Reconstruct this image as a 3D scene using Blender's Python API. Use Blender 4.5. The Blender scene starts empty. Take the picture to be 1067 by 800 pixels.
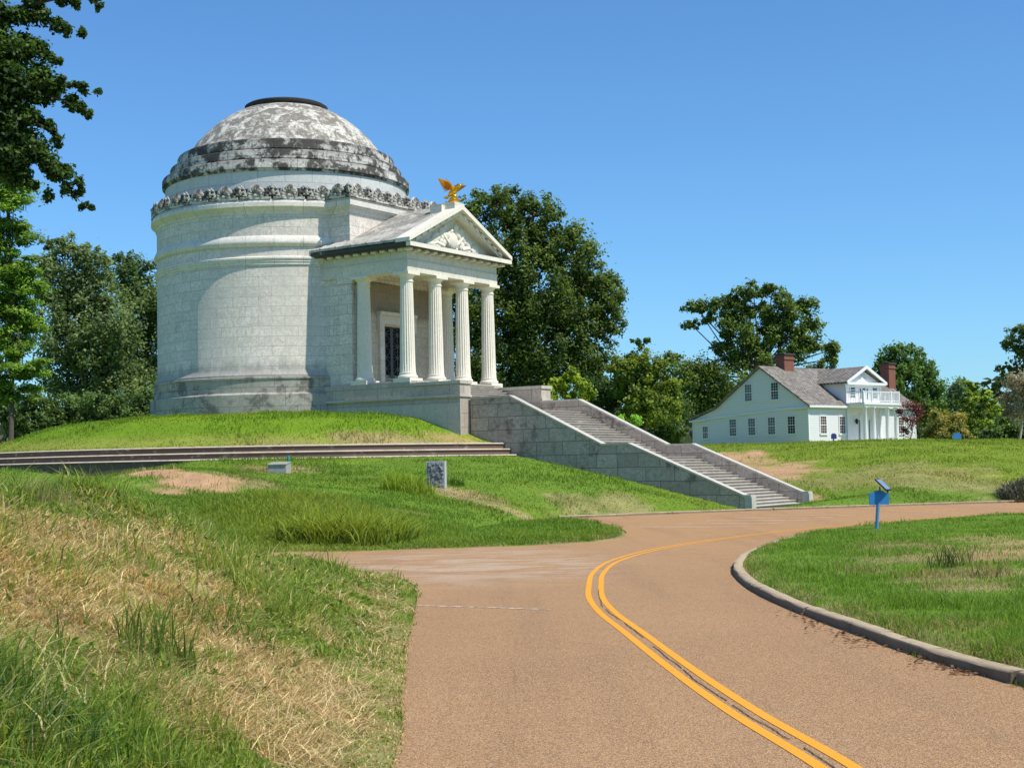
import bpy, math, random
import numpy as np
from mathutils import Vector, Matrix, Euler
random.seed(7); rng = np.random.default_rng(11)
PI = math.pi
sc = bpy.context.scene
COL = sc.collection

# ------------------------------------------------------------------ camera model
F, PITCH, ROLL, CZ = 1500.3, .0586, .0197, 2.0
def ray(px, py):
    x = px - 533.5; y = 400 - py
    cr, sr = math.cos(ROLL), math.sin(ROLL)
    x, y = x*cr + y*sr, -x*sr + y*cr
    x /= F; y /= F
    c, s = math.cos(PITCH), math.sin(PITCH)
    d = np.array([x, c - y*s, s + y*c])
    return d / d[1]
def at(px, py, Y):
    return ray(px, py)*Y + np.array([0, 0, CZ])

# ------------------------------------------------------------------ noise + geometry helpers
def vnoise(x, y, scale, seed=0):
    x = np.asarray(x)*scale + 91.7; y = np.asarray(y)*scale + 37.3
    xi = np.floor(x).astype(np.int64); yi = np.floor(y).astype(np.int64)
    fx = x - xi; fy = y - yi
    fx = fx*fx*(3-2*fx); fy = fy*fy*(3-2*fy)
    def h(a, b):
        n = (a*374761393 + b*668265263 + seed*974634777) & 0x7fffffff
        n = ((n ^ (n >> 13))*1274126177) & 0x7fffffff
        return ((n ^ (n >> 16)) & 0xffff)/65535.
    return (h(xi, yi)*(1-fx)+h(xi+1, yi)*fx)*(1-fy) + (h(xi, yi+1)*(1-fx)+h(xi+1, yi+1)*fx)*fy
def fbm(x, y, scale, seed=0, o=4):
    s = 0; a = .5; t = 0
    for k in range(o):
        s = s + a*vnoise(x, y, scale*2**k, seed+k); t += a; a *= .5
    return s/t
def sstep(a, b, x):
    t = np.clip((x-a)/(b-a), 0, 1); return t*t*(3-2*t)
def catmull(pts, n=6):
    P = [np.array(p, float) for p in pts]
    P = [2*P[0]-P[1]] + P + [2*P[-1]-P[-2]]
    out = []
    for i in range(1, len(P)-2):
        for k in range(n):
            t = k/n
            out.append(.5*((2*P[i]) + (P[i+1]-P[i-1])*t + (2*P[i-1]-5*P[i]+4*P[i+1]-P[i+2])*t*t + (3*P[i]-P[i-1]-3*P[i+1]+P[i+2])*t**3))
    out.append(P[-2]); return np.array(out)
def dist_line(X, Y, L):
    d = np.full(X.shape, 1e9)
    for (ax, ay), (bx, by) in zip(L[:-1], L[1:]):
        vx, vy = bx-ax, by-ay; q = vx*vx+vy*vy+1e-12
        t = np.clip(((X-ax)*vx+(Y-ay)*vy)/q, 0, 1)
        d = np.minimum(d, (X-ax-t*vx)**2+(Y-ay-t*vy)**2)
    return np.sqrt(d)
def inside(X, Y, L):
    r = np.zeros(X.shape, bool); n = len(L)
    for i in range(n):
        ax, ay = L[i]; bx, by = L[(i+1) % n]
        if ay == by: continue
        c = ((ay > Y) != (by > Y)) & (X < (bx-ax)*(Y-ay)/(by-ay)+ax)
        r ^= c
    return r
def sdf(X, Y, L):
    d = dist_line(X, Y, np.vstack([L, L[:1]]))
    return np.where(inside(X, Y, L), -d, d)

# ------------------------------------------------------------------ plan of the place (metres)
MB_ = .5915
MC = np.array([-14.2646, 92.0763])                       # centre of the round memorial
MU = np.array([math.cos(MB_), -math.sin(MB_)]); MV = np.array([math.sin(MB_), math.cos(MB_)])
def muv(u, v): return MC + MU*u + MV*v
left_c = catmull([(-.72, -6), (-.72, 0), (-.78, 8.9), (-.95, 11.9), (-1.21, 16.2), (-1.52, 22.2), (-2.0, 25.7), (-3.3, 28.6), (-5.4, 31.6), (-9, 33), (-16, 33.4), (-40, 33)])
side_c = catmull([(-40, 37), (-16, 37), (-9, 36.6), (-4.57, 36.1), (-2.5, 36.5), (-.2, 37.1), (1.5, 38.1), (2.7, 40), (3.35, 43.5), (3.5, 48), (3.3, 53), (2.5, 58.5)])
far_c = catmull([(1.9, 61.4), (4.2, 62.4), (9.87, 66.4), (14.3, 68.6), (20.3, 71.5), (30, 74.5), (60, 81), (140, 97)])
kerb_c = catmull([(9, -6), (5.9, 0), (5.0, 5), (4.42, 8.5), (4.05, 11.7), (3.87, 13), (3.71, 14.6), (3.55, 17.2), (3.50, 20), (3.56, 22.5), (3.84, 25.6), (4.3, 28.2), (4.95, 31), (6.0, 34.2), (8.1, 39.8), (11, 44.3), (15.2, 49.3), (18.3, 52), (30, 59.5), (60, 70), (140, 88)])
road_poly = np.vstack([left_c, side_c, far_c, kerb_c[::-1]])
island_poly = np.vstack([kerb_c, [(140, -6)]])
hill_base = catmull([(-60, 38), (-16, 38), (-9, 37.2), (-4.57, 36.9), (-2.9, 38.9), (-1.6, 46), (-1.1, 53), (2.0, 62.2), (7.0, 66.0), (11.6, 69.3)])
s_end = muv(33.7, -3.5); s_top = muv(0, 0)
hill_poly = np.vstack([hill_base, [s_end, muv(33.7, 3.9), muv(0, 3.9), (20, 200), (-400, 200), (-400, 38)]])
house_base = np.array([tuple(muv(33.9, 3.4))] + [tuple(p) for p in far_c[14:]])
house_poly = np.vstack([house_base, [(400, 140), (400, 400), (-100, 400), muv(0, 3.4)]])

def ground_mask(X, Y):
    return sdf(X, Y, road_poly)

def H(X, Y, road=None):
    X = np.atleast_1d(np.asarray(X, float)); Y = np.atleast_1d(np.asarray(Y, float))
    base = .25 - .0064*np.clip(Y, -20, 75)
    dR = sdf(X, Y, road_poly) if road is None else road
    out = np.clip(dR, 0, None)
    z = base + np.where(dR > 0, .015*sstep(0, .25, dR), -.12*sstep(0, .22, -dR))
    # foreground bank on the left
    hc = np.interp(Y, [0, 8, 13, 18, 21, 24, 27, 30, 33], [1.62, 1.68, 1.72, 1.62, 1.2, .82, .45, .22, .1])
    lb = (X < 2) & (Y < 34) & (dR > 0)
    ramp = sstep(.25, 4.3, out)*.8 + sstep(.0, 1.4, out)*.12 + .08*sstep(2, 5, out)
    z = z + np.where(lb, hc*ramp + (fbm(X, Y, .55, 3)-.5)*.5*sstep(.5, 2.5, out) + (fbm(X, Y, 1.9, 9)-.5)*.2*sstep(.3, 1.5, out), 0)
    # island on the right
    isl = inside(X, Y, island_poly)
    z = z + np.where(isl, .13*sstep(.06, .3, out) + .10*sstep(.3, 4, out) + (fbm(X, Y, .3, 5)-.5)*.18*sstep(.3, 2.5, out), 0)
    # hill between side road and terrace
    r = np.hypot(X-MC[0], Y-MC[1])
    inh = inside(X, Y, hill_poly)
    dB = dist_line(X, Y, hill_base); dT = np.clip(r-20.6, 0, None)
    t = dB/(dB+dT+1e-6)
    low = 1.45*sstep(-15.5, -21, X)*sstep(26, 21, r)*sstep(100, 84, Y)
    hz = base + (2.72 - base)*np.clip(t, 1e-6, 1)**.62 - low + (fbm(X, Y, .35, 8)-.5)*.25*sstep(1, 5, dB)*sstep(20.6, 23, r)
    hump = .55*np.exp(-((X+1.6-(-5.2))/2.6)**2-((Y-44)/2.6)**2)
    hz = hz + hump*sstep(.3, 2.5, dB) + (.75*np.exp(-((X+12.6)/3.6)**2-((Y-55)/3.6)**2) - .7*np.exp(-((X+19.5)/3.2)**2-((Y-62)/6.)**2))*sstep(1, 5, dB)
    us = (X-MC[0])*MU[0]+(Y-MC[1])*MU[1]; vs_ = (X-MC[0])*MV[0]+(Y-MC[1])*MV[1]
    cap = np.interp(us, [15, 17, 20.3, 27.06, 33.4, 36], [3.2, 3.0, 2.66, 1.27, -.22, -.25])
    kst = sstep(15, 20, us)*np.where(vs_ < 0, sstep(13, 4.1, -vs_), 1.)*sstep(39, 33, us)
    hz = hz*(1-kst)+np.minimum(hz, cap)*kst
    hz = np.where((np.abs(vs_) < 3.9) & (us > 15) & (us < 33.5), np.minimum(hz, cap-.45), hz)
    hz = np.where((vs_ > -3.9) & (us >= 33.2), np.minimum(hz, -.27), hz)
    # mound inside the terrace
    mo = np.interp(r, [0, 8.7, 10.5, 12.6, 14.8, 17, 18.3, 18.95, 19.05, 19.4, 20.2], [5.5, 5.5, 5.36, 5.2, 4.9, 4.08, 3.56, 3.42, 3.38, 2.2, 2.2])
    hz = np.where(r < 20.6, np.where(r < 20.3, mo, 2.2+(2.72-2.2)*(r-20.3)/.3 - low), hz)
    z = np.where(inh & (dR > 0), hz, z)
    # house hill
    inq = inside(X, Y, house_poly) & ~inh
    dD = dist_line(X, Y, house_base)
    top = 3.55 - .5*sstep(28, 60, X)
    q = np.clip(dD/36, 0, 1)
    qz = base + (top-base)*(1-(1-q)**1.75) + (fbm(X, Y, .12, 4)-.5)*.35*sstep(1, 8, dD)
    qz = np.where(r < 20.2, np.maximum(mo, 2.45), qz)
    z = np.where(inq & (dR > 0), qz, z)
    far = (~inh) & (~inq) & (~isl) & (dR > 0) & ((Y > 150) | (np.abs(X) > 150))
    z = np.where(far, 3.0, z)
    return z
def h1(x, y): return float(H(x, y)[0])
def hit(px, py, y0=4., y1=400.):
    d = ray(px, py); Ys = np.geomspace(y0, y1, 900)
    P = d[None, :]*Ys[:, None] + np.array([0, 0, CZ])
    under = P[:, 2] < H(P[:, 0], P[:, 1])
    i = int(np.argmax(under)) if under.any() else len(Ys)-1
    return P[i]

# ------------------------------------------------------------------ mesh helpers
Z0 = {}
class MB:
    def __init__(s): s.v = []; s.f = []
    def add(s, vs, fs):
        o = len(s.v); s.v += [tuple(map(float, p)) for p in vs]; s.f += [tuple(i+o for i in f) for f in fs]; return s
    def box(s, x0, x1, y0, y1, z0, z1):
        return s.add([(x0,y0,z0),(x1,y0,z0),(x1,y1,z0),(x0,y1,z0),(x0,y0,z1),(x1,y0,z1),(x1,y1,z1),(x0,y1,z1)],
                     [(3,2,1,0),(4,5,6,7),(0,1,5,4),(1,2,6,5),(2,3,7,6),(3,0,4,7)])
    def prism(s, poly, a, b, axis='y'):
        n = len(poly)
        def mk(p, t): return (p[0], t, p[1]) if axis == 'y' else ((t, p[0], p[1]) if axis == 'x' else (p[0], p[1], t))
        vs = [mk(p, a) for p in poly] + [mk(p, b) for p in poly]
        fs = [tuple(range(n))[::-1], tuple(range(n, 2*n))] + [(i, (i+1) % n, n+(i+1) % n, n+i) for i in range(n)]
        return s.add(vs, fs)
    def lathe(s, prof, n=128, cx=0, cy=0, a0=0, a1=2*PI):
        full = abs(a1-a0-2*PI) < 1e-6; m = n if full else n+1
        vs = []
        for k in range(m):
            a = a0+(a1-a0)*k/n
            for r, z in prof: vs.append((cx+r*math.cos(a), cy+r*math.sin(a), z))
        L = len(prof); fs = []
        for k in range(n):
            k2 = (k+1) % m
            for j in range(L-1):
                fs.append((k*L+j, k2*L+j, k2*L+j+1, k*L+j+1))
        return s.add(vs, fs)
    def tube(s, pts, rad, n=8, cap=True):
        pts = [np.array(p, float) for p in pts]; vs = []; fs = []; up = np.array([0.31, .17, 1.])
        for i, p in enumerate(pts):
            d = pts[min(i+1, len(pts)-1)]-pts[max(i-1, 0)]; d = d/(np.linalg.norm(d)+1e-9)
            a = np.cross(d, up if abs(d[2]) < .9 else np.array([1., .2, 0])); a /= np.linalg.norm(a)+1e-9; b = np.cross(d, a)
            for k in range(n):
                t = 2*PI*k/n; vs.append(p+(a*math.cos(t)+b*math.sin(t))*rad[i])
        for i in range(len(pts)-1):
            for k in range(n):
                fs.append((i*n+k, (i+1)*n+k, (i+1)*n+(k+1) % n, i*n+(k+1) % n))
        if cap: fs += [tuple(range(n)), tuple((len(pts)-1)*n+k for k in range(n))[::-1]]
        return s.add(vs, fs)
    def ell(s, c, r, nu=14, nv=8, R=None, bump=0, seed=0):
        vs = []; fs = []; rr = random.Random(seed)
        for j in range(nv+1):
            th = PI*j/nv
            for i in range(nu):
                ph = 2*PI*i/nu
                p = np.array([math.sin(th)*math.cos(ph), math.sin(th)*math.sin(ph), math.cos(th)])*np.array(r)*(1+bump*(rr.random()-.5))
                if R is not None: p = np.array(R @ Vector(p))
                vs.append(p+np.array(c))
        for j in range(nv):
            for i in range(nu):
                fs.append((j*nu+i, (j+1)*nu+i, (j+1)*nu+(i+1) % nu, j*nu+(i+1) % nu))
        return s.add(vs, fs)
    def build(s, name, mat, parent=None, smooth=None, xf=None):
        v = np.array(s.v, float)
        if xf is not None: v = v @ np.array(xf.to_3x3()).T + np.array(xf.translation)
        if parent is not None: v[:, 2] -= Z0.get(parent.name, 0)
        me = bpy.data.meshes.new(name); me.from_pydata(v.tolist(), [], s.f); me.update()
        import bmesh
        bm = bmesh.new(); bm.from_mesh(me); bmesh.ops.recalc_face_normals(bm, faces=bm.faces); bm.to_mesh(me); bm.free()
        if smooth is not None:
            me.polygons.foreach_set('use_smooth', [True]*len(me.polygons))
            me.set_sharp_from_angle(angle=math.radians(smooth))
        me.materials.append(mat)
        o = bpy.data.objects.new(name, me); COL.objects.link(o)
        if parent is not None:
            o.parent = parent; Z0[o.name] = Z0.get(parent.name, 0)
        return o
def tag(o, label, cat, group=None):
    o['label'] = label; o['category'] = cat
    if group: o['group'] = group
    return o
def thing(name, label, cat, loc, rz=0, group=None):
    o = bpy.data.objects.new(name, None); COL.objects.link(o); o.empty_display_size = .2
    o.location = loc; o.rotation_euler = (0, 0, rz); Z0[o.name] = loc[2]
    return tag(o, label, cat, group)
def struct(o, kind='structure'):
    o['kind'] = kind; return o
def dup_part(o, parent, loc, rot=None):
    c = o.copy(); COL.objects.link(c); c.parent = parent; c.location = loc
    if rot is not None: c.rotation_euler = rot
    for ch in list(o.children):
        d = ch.copy(); COL.objects.link(d); d.parent = c
    return c
def bulk(name, verts, faces_n, mat, cols=None, parent=None, loops=None):
    """verts (N,3); faces_n = list of (count, per-face vertex number) laid out consecutively in loops"""
    me = bpy.data.meshes.new(name)
    me.vertices.add(len(verts)); me.vertices.foreach_set('co', np.asarray(verts, np.float32).ravel())
    tot = np.concatenate([np.full(c, k, np.int32) for c, k in faces_n]); start = np.concatenate([[0], np.cumsum(tot)[:-1]]).astype(np.int32)
    me.loops.add(len(loops)); me.loops.foreach_set('vertex_index', np.asarray(loops, np.int32))
    me.polygons.add(len(tot)); me.polygons.foreach_set('loop_start', start)
    me.update(calc_edges=True)
    if cols is not None:
        a = me.color_attributes.new('Col', 'FLOAT_COLOR', 'POINT')
        c4 = np.ones((len(verts), 4), np.float32); c4[:, :3] = cols; a.data.foreach_set('color', c4.ravel())
    me.materials.append(mat)
    o = bpy.data.objects.new(name, me); COL.objects.link(o)
    if parent is not None: o.parent = parent
    return o

# ------------------------------------------------------------------ materials
class NT:
    def __init__(s, name):
        s.m = bpy.data.materials.new(name); s.m.use_nodes = True; s.t = s.m.node_tree
        s.b = s.t.nodes['Principled BSDF']; s.out = s.t.nodes['Material Output']
    def n(s, typ, **kw):
        x = s.t.nodes.new(typ)
        for k, v in kw.items(): setattr(x, k, v)
        return x
    def l(s, a, b): s.t.links.new(a, b)
    def val(s, sock, v):
        if isinstance(v, bpy.types.NodeSocket): s.l(v, sock)
        else: sock.default_value = v
    def math(s, op, a, b=0., c=None, clamp=False):
        x = s.n('ShaderNodeMath', operation=op, use_clamp=clamp); s.val(x.inputs[0], a); s.val(x.inputs[1], b)
        if c is not None: s.val(x.inputs[2], c)
        return x.outputs[0]
    def mix(s, f, a, b, mode='MIX'):
        x = s.n('ShaderNodeMix', data_type='RGBA', blend_type=mode); x.clamp_factor = True
        s.val(x.inputs[0], f)
        for i, c in ((6, a), (7, b)):
            s.val(x.inputs[i], c if isinstance(c, bpy.types.NodeSocket) else (*c, 1))
        return x.outputs[2]
    def noise(s, vec, scale, detail=4, rough=.55, dist=0):
        x = s.n('ShaderNodeTexNoise'); s.l(vec, x.inputs['Vector']); x.inputs['Scale'].default_value = scale
        x.inputs['Detail'].default_value = detail; x.inputs['Roughness'].default_value = rough; x.inputs['Distortion'].default_value = dist
        return x.outputs['Fac']
    def ramp(s, f, a, b):
        x = s.n('ShaderNodeMapRange', interpolation_type='SMOOTHSTEP'); s.l(f, x.inputs[0]); x.inputs[1].default_value = a; x.inputs[2].default_value = b
        return x.outputs[0]
    def mapv(s, vec, scale=(1,1,1), loc=(0,0,0), rot=(0,0,0)):
        x = s.n('ShaderNodeMapping'); s.l(vec, x.inputs[0]); x.inputs['Scale'].default_value = scale; x.inputs['Location'].default_value = loc; x.inputs['Rotation'].default_value = rot
        return x.outputs[0]
    def obj(s): return s.n('ShaderNodeTexCoord').outputs['Object']
    def bump(s, h, strength, dist):
        x = s.n('ShaderNodeBump'); s.l(h, x.inputs['Height']); x.inputs['Strength'].default_value = strength; x.inputs['Distance'].default_value = dist
        s.l(x.outputs[0], s.b.inputs['Normal']); return x
    def fin(s, col, rough=.8, spec=.3):
        s.val(s.b.inputs['Base Color'], col if isinstance(col, bpy.types.NodeSocket) else (*col, 1)); s.val(s.b.inputs['Roughness'], rough)
        s.b.inputs['Specular IOR Level'].default_value = spec
        return s.m

def plain(name, col, rough=.6, metal=0, spec=.4, var=.12, scale=6):
    t = NT(name); o = t.obj(); f = t.noise(o, scale, 5)
    c = t.mix(t.math('MULTIPLY', f, 1.), tuple(x*(1-var) for x in col), tuple(min(1, x*(1+var)) for x in col))
    t.b.inputs['Metallic'].default_value = metal
    return t.fin(c, rough, spec)

def wall_vec(t, cyl=None):
    o = t.obj(); sp = t.n('ShaderNodeSeparateXYZ'); t.l(o, sp.inputs[0])
    if cyl:
        a = t.math('MULTIPLY', t.math('ARCTAN2', sp.outputs[1], sp.outputs[0]), cyl)
        cb = t.n('ShaderNodeCombineXYZ'); t.l(a, cb.inputs[0]); t.l(sp.outputs[2], cb.inputs[1]); return o, cb.outputs[0], sp
    g = t.n('ShaderNodeNewGeometry'); vt = t.n('ShaderNodeVectorTransform', vector_type='NORMAL', convert_from='WORLD', convert_to='OBJECT')
    t.l(g.outputs['True Normal'], vt.inputs[0]); sn = t.n('ShaderNodeSeparateXYZ'); t.l(vt.outputs[0], sn.inputs[0])
    w = t.math('GREATER_THAN', t.math('ABSOLUTE', sn.outputs[0]), t.math('ABSOLUTE', sn.outputs[1]))
    hx = t.math('ADD', t.math('MULTIPLY', sp.outputs[1], w), t.math('MULTIPLY', sp.outputs[0], t.math('SUBTRACT', 1., w)))
    cb = t.n('ShaderNodeCombineXYZ'); t.l(hx, cb.inputs[0]); t.l(sp.outputs[2], cb.inputs[1]); return o, cb.outputs[0], sp

def stone(name, c1, c2, joint=(.16,.15,.14), bw=1.5, bh=.62, mort=.014, cyl=None, streak=.35, dark=(.06,.058,.05), mottle=.3, top_dark=0., zgrime=None, patch=None, rough=.75, squash=1., patchscale=.5):
    t = NT(name); o, bv, sp = wall_vec(t, cyl)
    br = t.n('ShaderNodeTexBrick', offset=.5, squash=squash, squash_frequency=3); t.l(bv, br.inputs['Vector'])
    br.inputs['Color1'].default_value = (*c1, 1); br.inputs['Color2'].default_value = (*c2, 1); br.inputs['Mortar'].default_value = (*joint, 1)
    br.inputs['Scale'].default_value = 1; br.inputs['Mortar Size'].default_value = mort; br.inputs['Mortar Smooth'].default_value = .3
    br.inputs['Brick Width'].default_value = bw; br.inputs['Row Height'].default_value = bh; br.inputs['Bias'].default_value = -.1
    col = br.outputs['Color'] if mort > 0 else None
    # grey veins and mottling
    v1 = t.noise(o, 1.1, 8, .62, 1.6); v2 = t.noise(o, 5.5, 6, .6)
    vein = t.ramp(t.math('ABSOLUTE', t.math('SUBTRACT', v1, .5)), .035, .0)
    col = t.mix(t.math('MULTIPLY', vein, mottle*.75), col, tuple(x*.55 for x in c1))
    col = t.mix(t.math('MULTIPLY', t.ramp(v2, .45, .75), mottle), col, tuple(x*.68 for x in c2))
    v3 = t.noise(t.mapv(o, (1, 1, .8), (0, 0, 0), (.5, .4, .6)), 2.6, 7, .7, 2.2)
    col = t.mix(t.math('MULTIPLY', t.ramp(t.math('ABSOLUTE', t.math('SUBTRACT', v3, .5)), .05, .0), mottle*.8), col, tuple(x*.6 for x in c2))
    col = t.mix(t.math('MULTIPLY', t.ramp(t.noise(o, .28, 5, .6), .42, .66), mottle*.6), col, (c2[0]*.74, c2[1]*.77, c2[2]*.76))
    # vertical rain streaks
    st = t.noise(t.mapv(o, (1.3, 1.3, .16)), 1.5, 6, .65)
    st2 = t.noise(o, .35, 3)
    col = t.mix(t.math('MULTIPLY', t.math('MULTIPLY', t.ramp(st, .55, .78), t.ramp(st2, .38, .6)), streak), col, dark)
    if patch:
        pn = t.noise(o, patchscale, 9, .68, .8); pn2 = t.noise(o, patchscale*4.2, 6, .7, .6)
        pf = t.math('ADD', t.math('MULTIPLY', pn, .65), t.math('MULTIPLY', pn2, .35))
        col = t.mix(t.math('MULTIPLY', t.ramp(pf, .5+patch[0], .5+patch[0]+patch[1]), patch[2]), col, dark)
    if top_dark:
        g = t.n('ShaderNodeNewGeometry'); sn = t.n('ShaderNodeSeparateXYZ'); t.l(g.outputs['Normal'], sn.inputs[0])
        up = t.ramp(t.math('ADD', sn.outputs[2], t.math('MULTIPLY', t.math('SUBTRACT', t.noise(o, 1.4, 6, .7), .5), 1.2)), .15, .9)
        col = t.mix(t.math('MULTIPLY', up, top_dark), col, dark)
    if zgrime:
        a, b, s_ = zgrime
        zz = t.math('ADD', sp.outputs[2], t.math('MULTIPLY', t.math('SUBTRACT', t.noise(t.mapv(o, (1, 1, .3)), 1.2, 6, .7), .5), 2.4*abs(b-a)))
        col = t.mix(t.math('MULTIPLY', t.ramp(zz, a, b), s_), col, dark)
    t.bump(t.math('ADD', v2, t.math('MULTIPLY', br.outputs['Fac'], -1.2)), .35, .02)
    return t.fin(col, rough, .25)

ZB = 5.9    # the memorial's root height
M = {}
W1, W2 = (.87, .78, .68), (.73, .66, .58)
M['drum'] = stone('pale_marble_blocks', W1, W2, joint=(.30,.31,.30), bw=1.55, bh=.585, cyl=8.2, streak=.75, mottle=.75, mort=.013, dark=(.14,.14,.13), zgrime=(2.9, 2.0, .5))
M['upper'] = stone('pale_marble_upper', (.72,.71,.66), (.6,.6,.57), joint=(.3,.3,.29), bw=1.6, bh=1.9, cyl=7.6, streak=.35, mottle=.35)
M['moulding'] = stone('marble_moulding', W1, (.6,.6,.56), joint=(.3,.3,.29), bw=1.7, bh=4, cyl=8.3, streak=.28, mottle=.4)
M['plinth'] = stone('stained_marble_plinth', (.50,.46,.39), (.40,.37,.32), joint=(.1,.1,.09), bw=1.3, bh=1.1, cyl=8.4, streak=.8, mottle=.55, patch=(-.02,.10,.62), dark=(.05,.048,.042))
M['cresting'] = stone('weathered_marble_carving', (.70,.66,.58), (.56,.53,.47), mort=.0001, bw=3, bh=3, streak=.4, mottle=.4, patch=(-.03,.07,.9), dark=(.034,.03,.026), patchscale=.32, top_dark=.5)
M['ring'] = stone('blackened_marble_ring', (.66,.63,.57), (.5,.48,.43), joint=(.06,.06,.05), bw=1.3, bh=1.0, cyl=7.4, streak=.7, mottle=.4, patch=(-.055,.07,.95), dark=(.028,.026,.022), patchscale=.55)
M['dome'] = stone('lichen_marble_dome', (.74,.70,.60), (.60,.56,.48), joint=(.1,.1,.09), bw=.9, bh=.5, cyl=5, mort=.012, streak=.3, mottle=.35, patch=(-.075,.12,.88), dark=(.15,.13,.105), patchscale=1.25)
M['lantern'] = plain('black_stone_ring', (.035,.033,.03), .9, var=.5)
M['block'] = stone('marble_block_wall', W1, W2, joint=(.28,.28,.27), bw=1.45, bh=.585, streak=.7, mottle=.75)
M['porch'] = stone('cream_marble', (.78,.72,.60), (.68,.63,.53), joint=(.3,.28,.24), bw=2.4, bh=.9, streak=.35, mottle=.35, mort=.008)
M['column'] = stone('cream_column_marble', (.82,.755,.63), (.78,.72,.60), mort=.0001, bw=9, bh=9, streak=.25, mottle=.22)
M['roof'] = stone('marble_roof_slabs', (.62,.58,.50), (.52,.49,.43), joint=(.2,.18,.15), bw=1.2, bh=5, streak=.3, mottle=.4, patch=(-.05,.14,.7), dark=(.16,.145,.125))
M['eave'] = stone('blackened_eave', (.5,.48,.43), (.4,.38,.34), mort=.0001, bw=9, bh=9, streak=.6, mottle=.4, patch=(-.14,.1,.9), dark=(.03,.028,.025))
M['stair'] = stone('grey_granite_ashlar', (.58,.475,.385), (.40,.33,.265), joint=(.09,.07,.052), bw=1.65, bh=.72, mort=.018, streak=.9, mottle=.65, dark=(.05,.044,.035), squash=.75, patch=(.02,.1,.6))
M['podium'] = stone('grey_marble_podium', (.58,.49,.40), (.44,.375,.31), joint=(.14,.14,.13), bw=1.7, bh=.8, mort=.014, streak=.7, mottle=.5, dark=(.06,.058,.05))
M['coping'] = stone('granite_coping', (.60,.545,.46), (.50,.455,.38), joint=(.2,.2,.18), bw=1.6, bh=5, mort=.01, streak=.4, mottle=.4, dark=(.10,.10,.09))
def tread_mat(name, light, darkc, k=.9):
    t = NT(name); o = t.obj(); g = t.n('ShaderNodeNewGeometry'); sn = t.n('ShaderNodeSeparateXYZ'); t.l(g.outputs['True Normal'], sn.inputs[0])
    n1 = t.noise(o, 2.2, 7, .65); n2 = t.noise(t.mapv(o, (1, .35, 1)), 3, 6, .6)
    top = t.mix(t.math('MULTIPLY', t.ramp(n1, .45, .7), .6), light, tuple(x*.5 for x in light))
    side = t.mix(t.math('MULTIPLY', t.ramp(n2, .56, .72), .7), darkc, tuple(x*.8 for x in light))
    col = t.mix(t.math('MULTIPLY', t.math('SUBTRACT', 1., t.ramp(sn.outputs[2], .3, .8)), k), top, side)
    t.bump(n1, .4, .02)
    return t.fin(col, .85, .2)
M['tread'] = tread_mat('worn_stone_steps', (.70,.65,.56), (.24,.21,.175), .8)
M['terrace'] = tread_mat('shaded_terrace_steps', (.55,.45,.36), (.15,.108,.076), 1.)  # riser shade and lit nosings painted into the two colours
M['gold'] = plain('gilded_bronze', (.92,.45,.04), .3, metal=.85, var=.25, scale=5)
M['bronze'] = plain('dark_bronze', (.022,.022,.022), .5, metal=.3, var=.3)
M['doorback'] = plain('dark_doorway', (.006,.006,.007), .8)

def clap(name, col):
    t = NT(name); o = t.obj(); sp = t.n('ShaderNodeSeparateXYZ'); t.l(o, sp.inputs[0])
    fr = t.math('FRACT', t.math('MULTIPLY', sp.outputs[2], 4.6)); line = t.ramp(fr, .16, .0)
    n = t.noise(t.mapv(o, (.4, .4, 3)), 3, 5)
    c = t.mix(t.math('MULTIPLY', n, .35), col, tuple(x*.8 for x in col)); c = t.mix(t.math('MULTIPLY', line, .8), c, tuple(x*.4 for x in col))
    t.bump(fr, .5, .03)
    return t.fin(c, .55, .35)
M['clap'] = clap('white_clapboard', (.84,.82,.83))
M['trim'] = plain('white_painted_trim', (.8,.8,.78), .5, var=.05)
def shingle():
    t = NT('weathered_shingles'); o = t.obj(); sp = t.n('ShaderNodeSeparateXYZ'); t.l(o, sp.inputs[0])
    cb = t.n('ShaderNodeCombineXYZ'); t.l(sp.outputs[0], cb.inputs[0]); t.l(t.math('MULTIPLY', sp.outputs[1], 1.2), cb.inputs[1])
    br = t.n('ShaderNodeTexBrick', offset=.5); t.l(cb.outputs[0], br.inputs['Vector'])
    br.inputs['Color1'].default_value = (.36,.32,.27,1); br.inputs['Color2'].default_value = (.20,.175,.15,1); br.inputs['Mortar'].default_value = (.055,.05,.045,1)
    br.inputs['Scale'].default_value = 1; br.inputs['Brick Width'].default_value = .32; br.inputs['Row Height'].default_value = .26; br.inputs['Mortar Size'].default_value = .022
    n = t.noise(o, 1.1, 7, .65)
    c = t.mix(t.math('MULTIPLY', t.ramp(n, .4, .7), .5), br.outputs['Color'], (.085,.075,.068))
    return t.fin(c, .9, .15)
M['shingle'] = shingle()
def brick():
    t = NT('red_brick'); o, bv, sp = wall_vec(t)
    br = t.n('ShaderNodeTexBrick', offset=.5); t.l(bv, br.inputs['Vector'])
    br.inputs['Color1'].default_value = (.30,.085,.05,1); br.inputs['Color2'].default_value = (.20,.06,.04,1); br.inputs['Mortar'].default_value = (.28,.2,.16,1)
    br.inputs['Scale'].default_value = 1; br.inputs['Brick Width'].default_value = .23; br.inputs['Row Height'].default_value = .085; br.inputs['Mortar Size'].default_value = .01
    n = t.noise(o, 3, 5); c = t.mix(t.math('MULTIPLY', n, .4), br.outputs['Color'], (.14,.05,.035))
    return t.fin(c, .9, .2)
M['brick'] = brick()
M['cap'] = plain('chimney_cap', (.07,.06,.055), .9, var=.3)
M['glass'] = plain('dark_window_glass', (.02,.024,.03), .08, spec=.6, var=.6, scale=2)
M['curtain_glass'] = plain('reddish_curtained_glass', (.10,.045,.04), .15, spec=.5, var=.5, scale=3)
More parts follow.
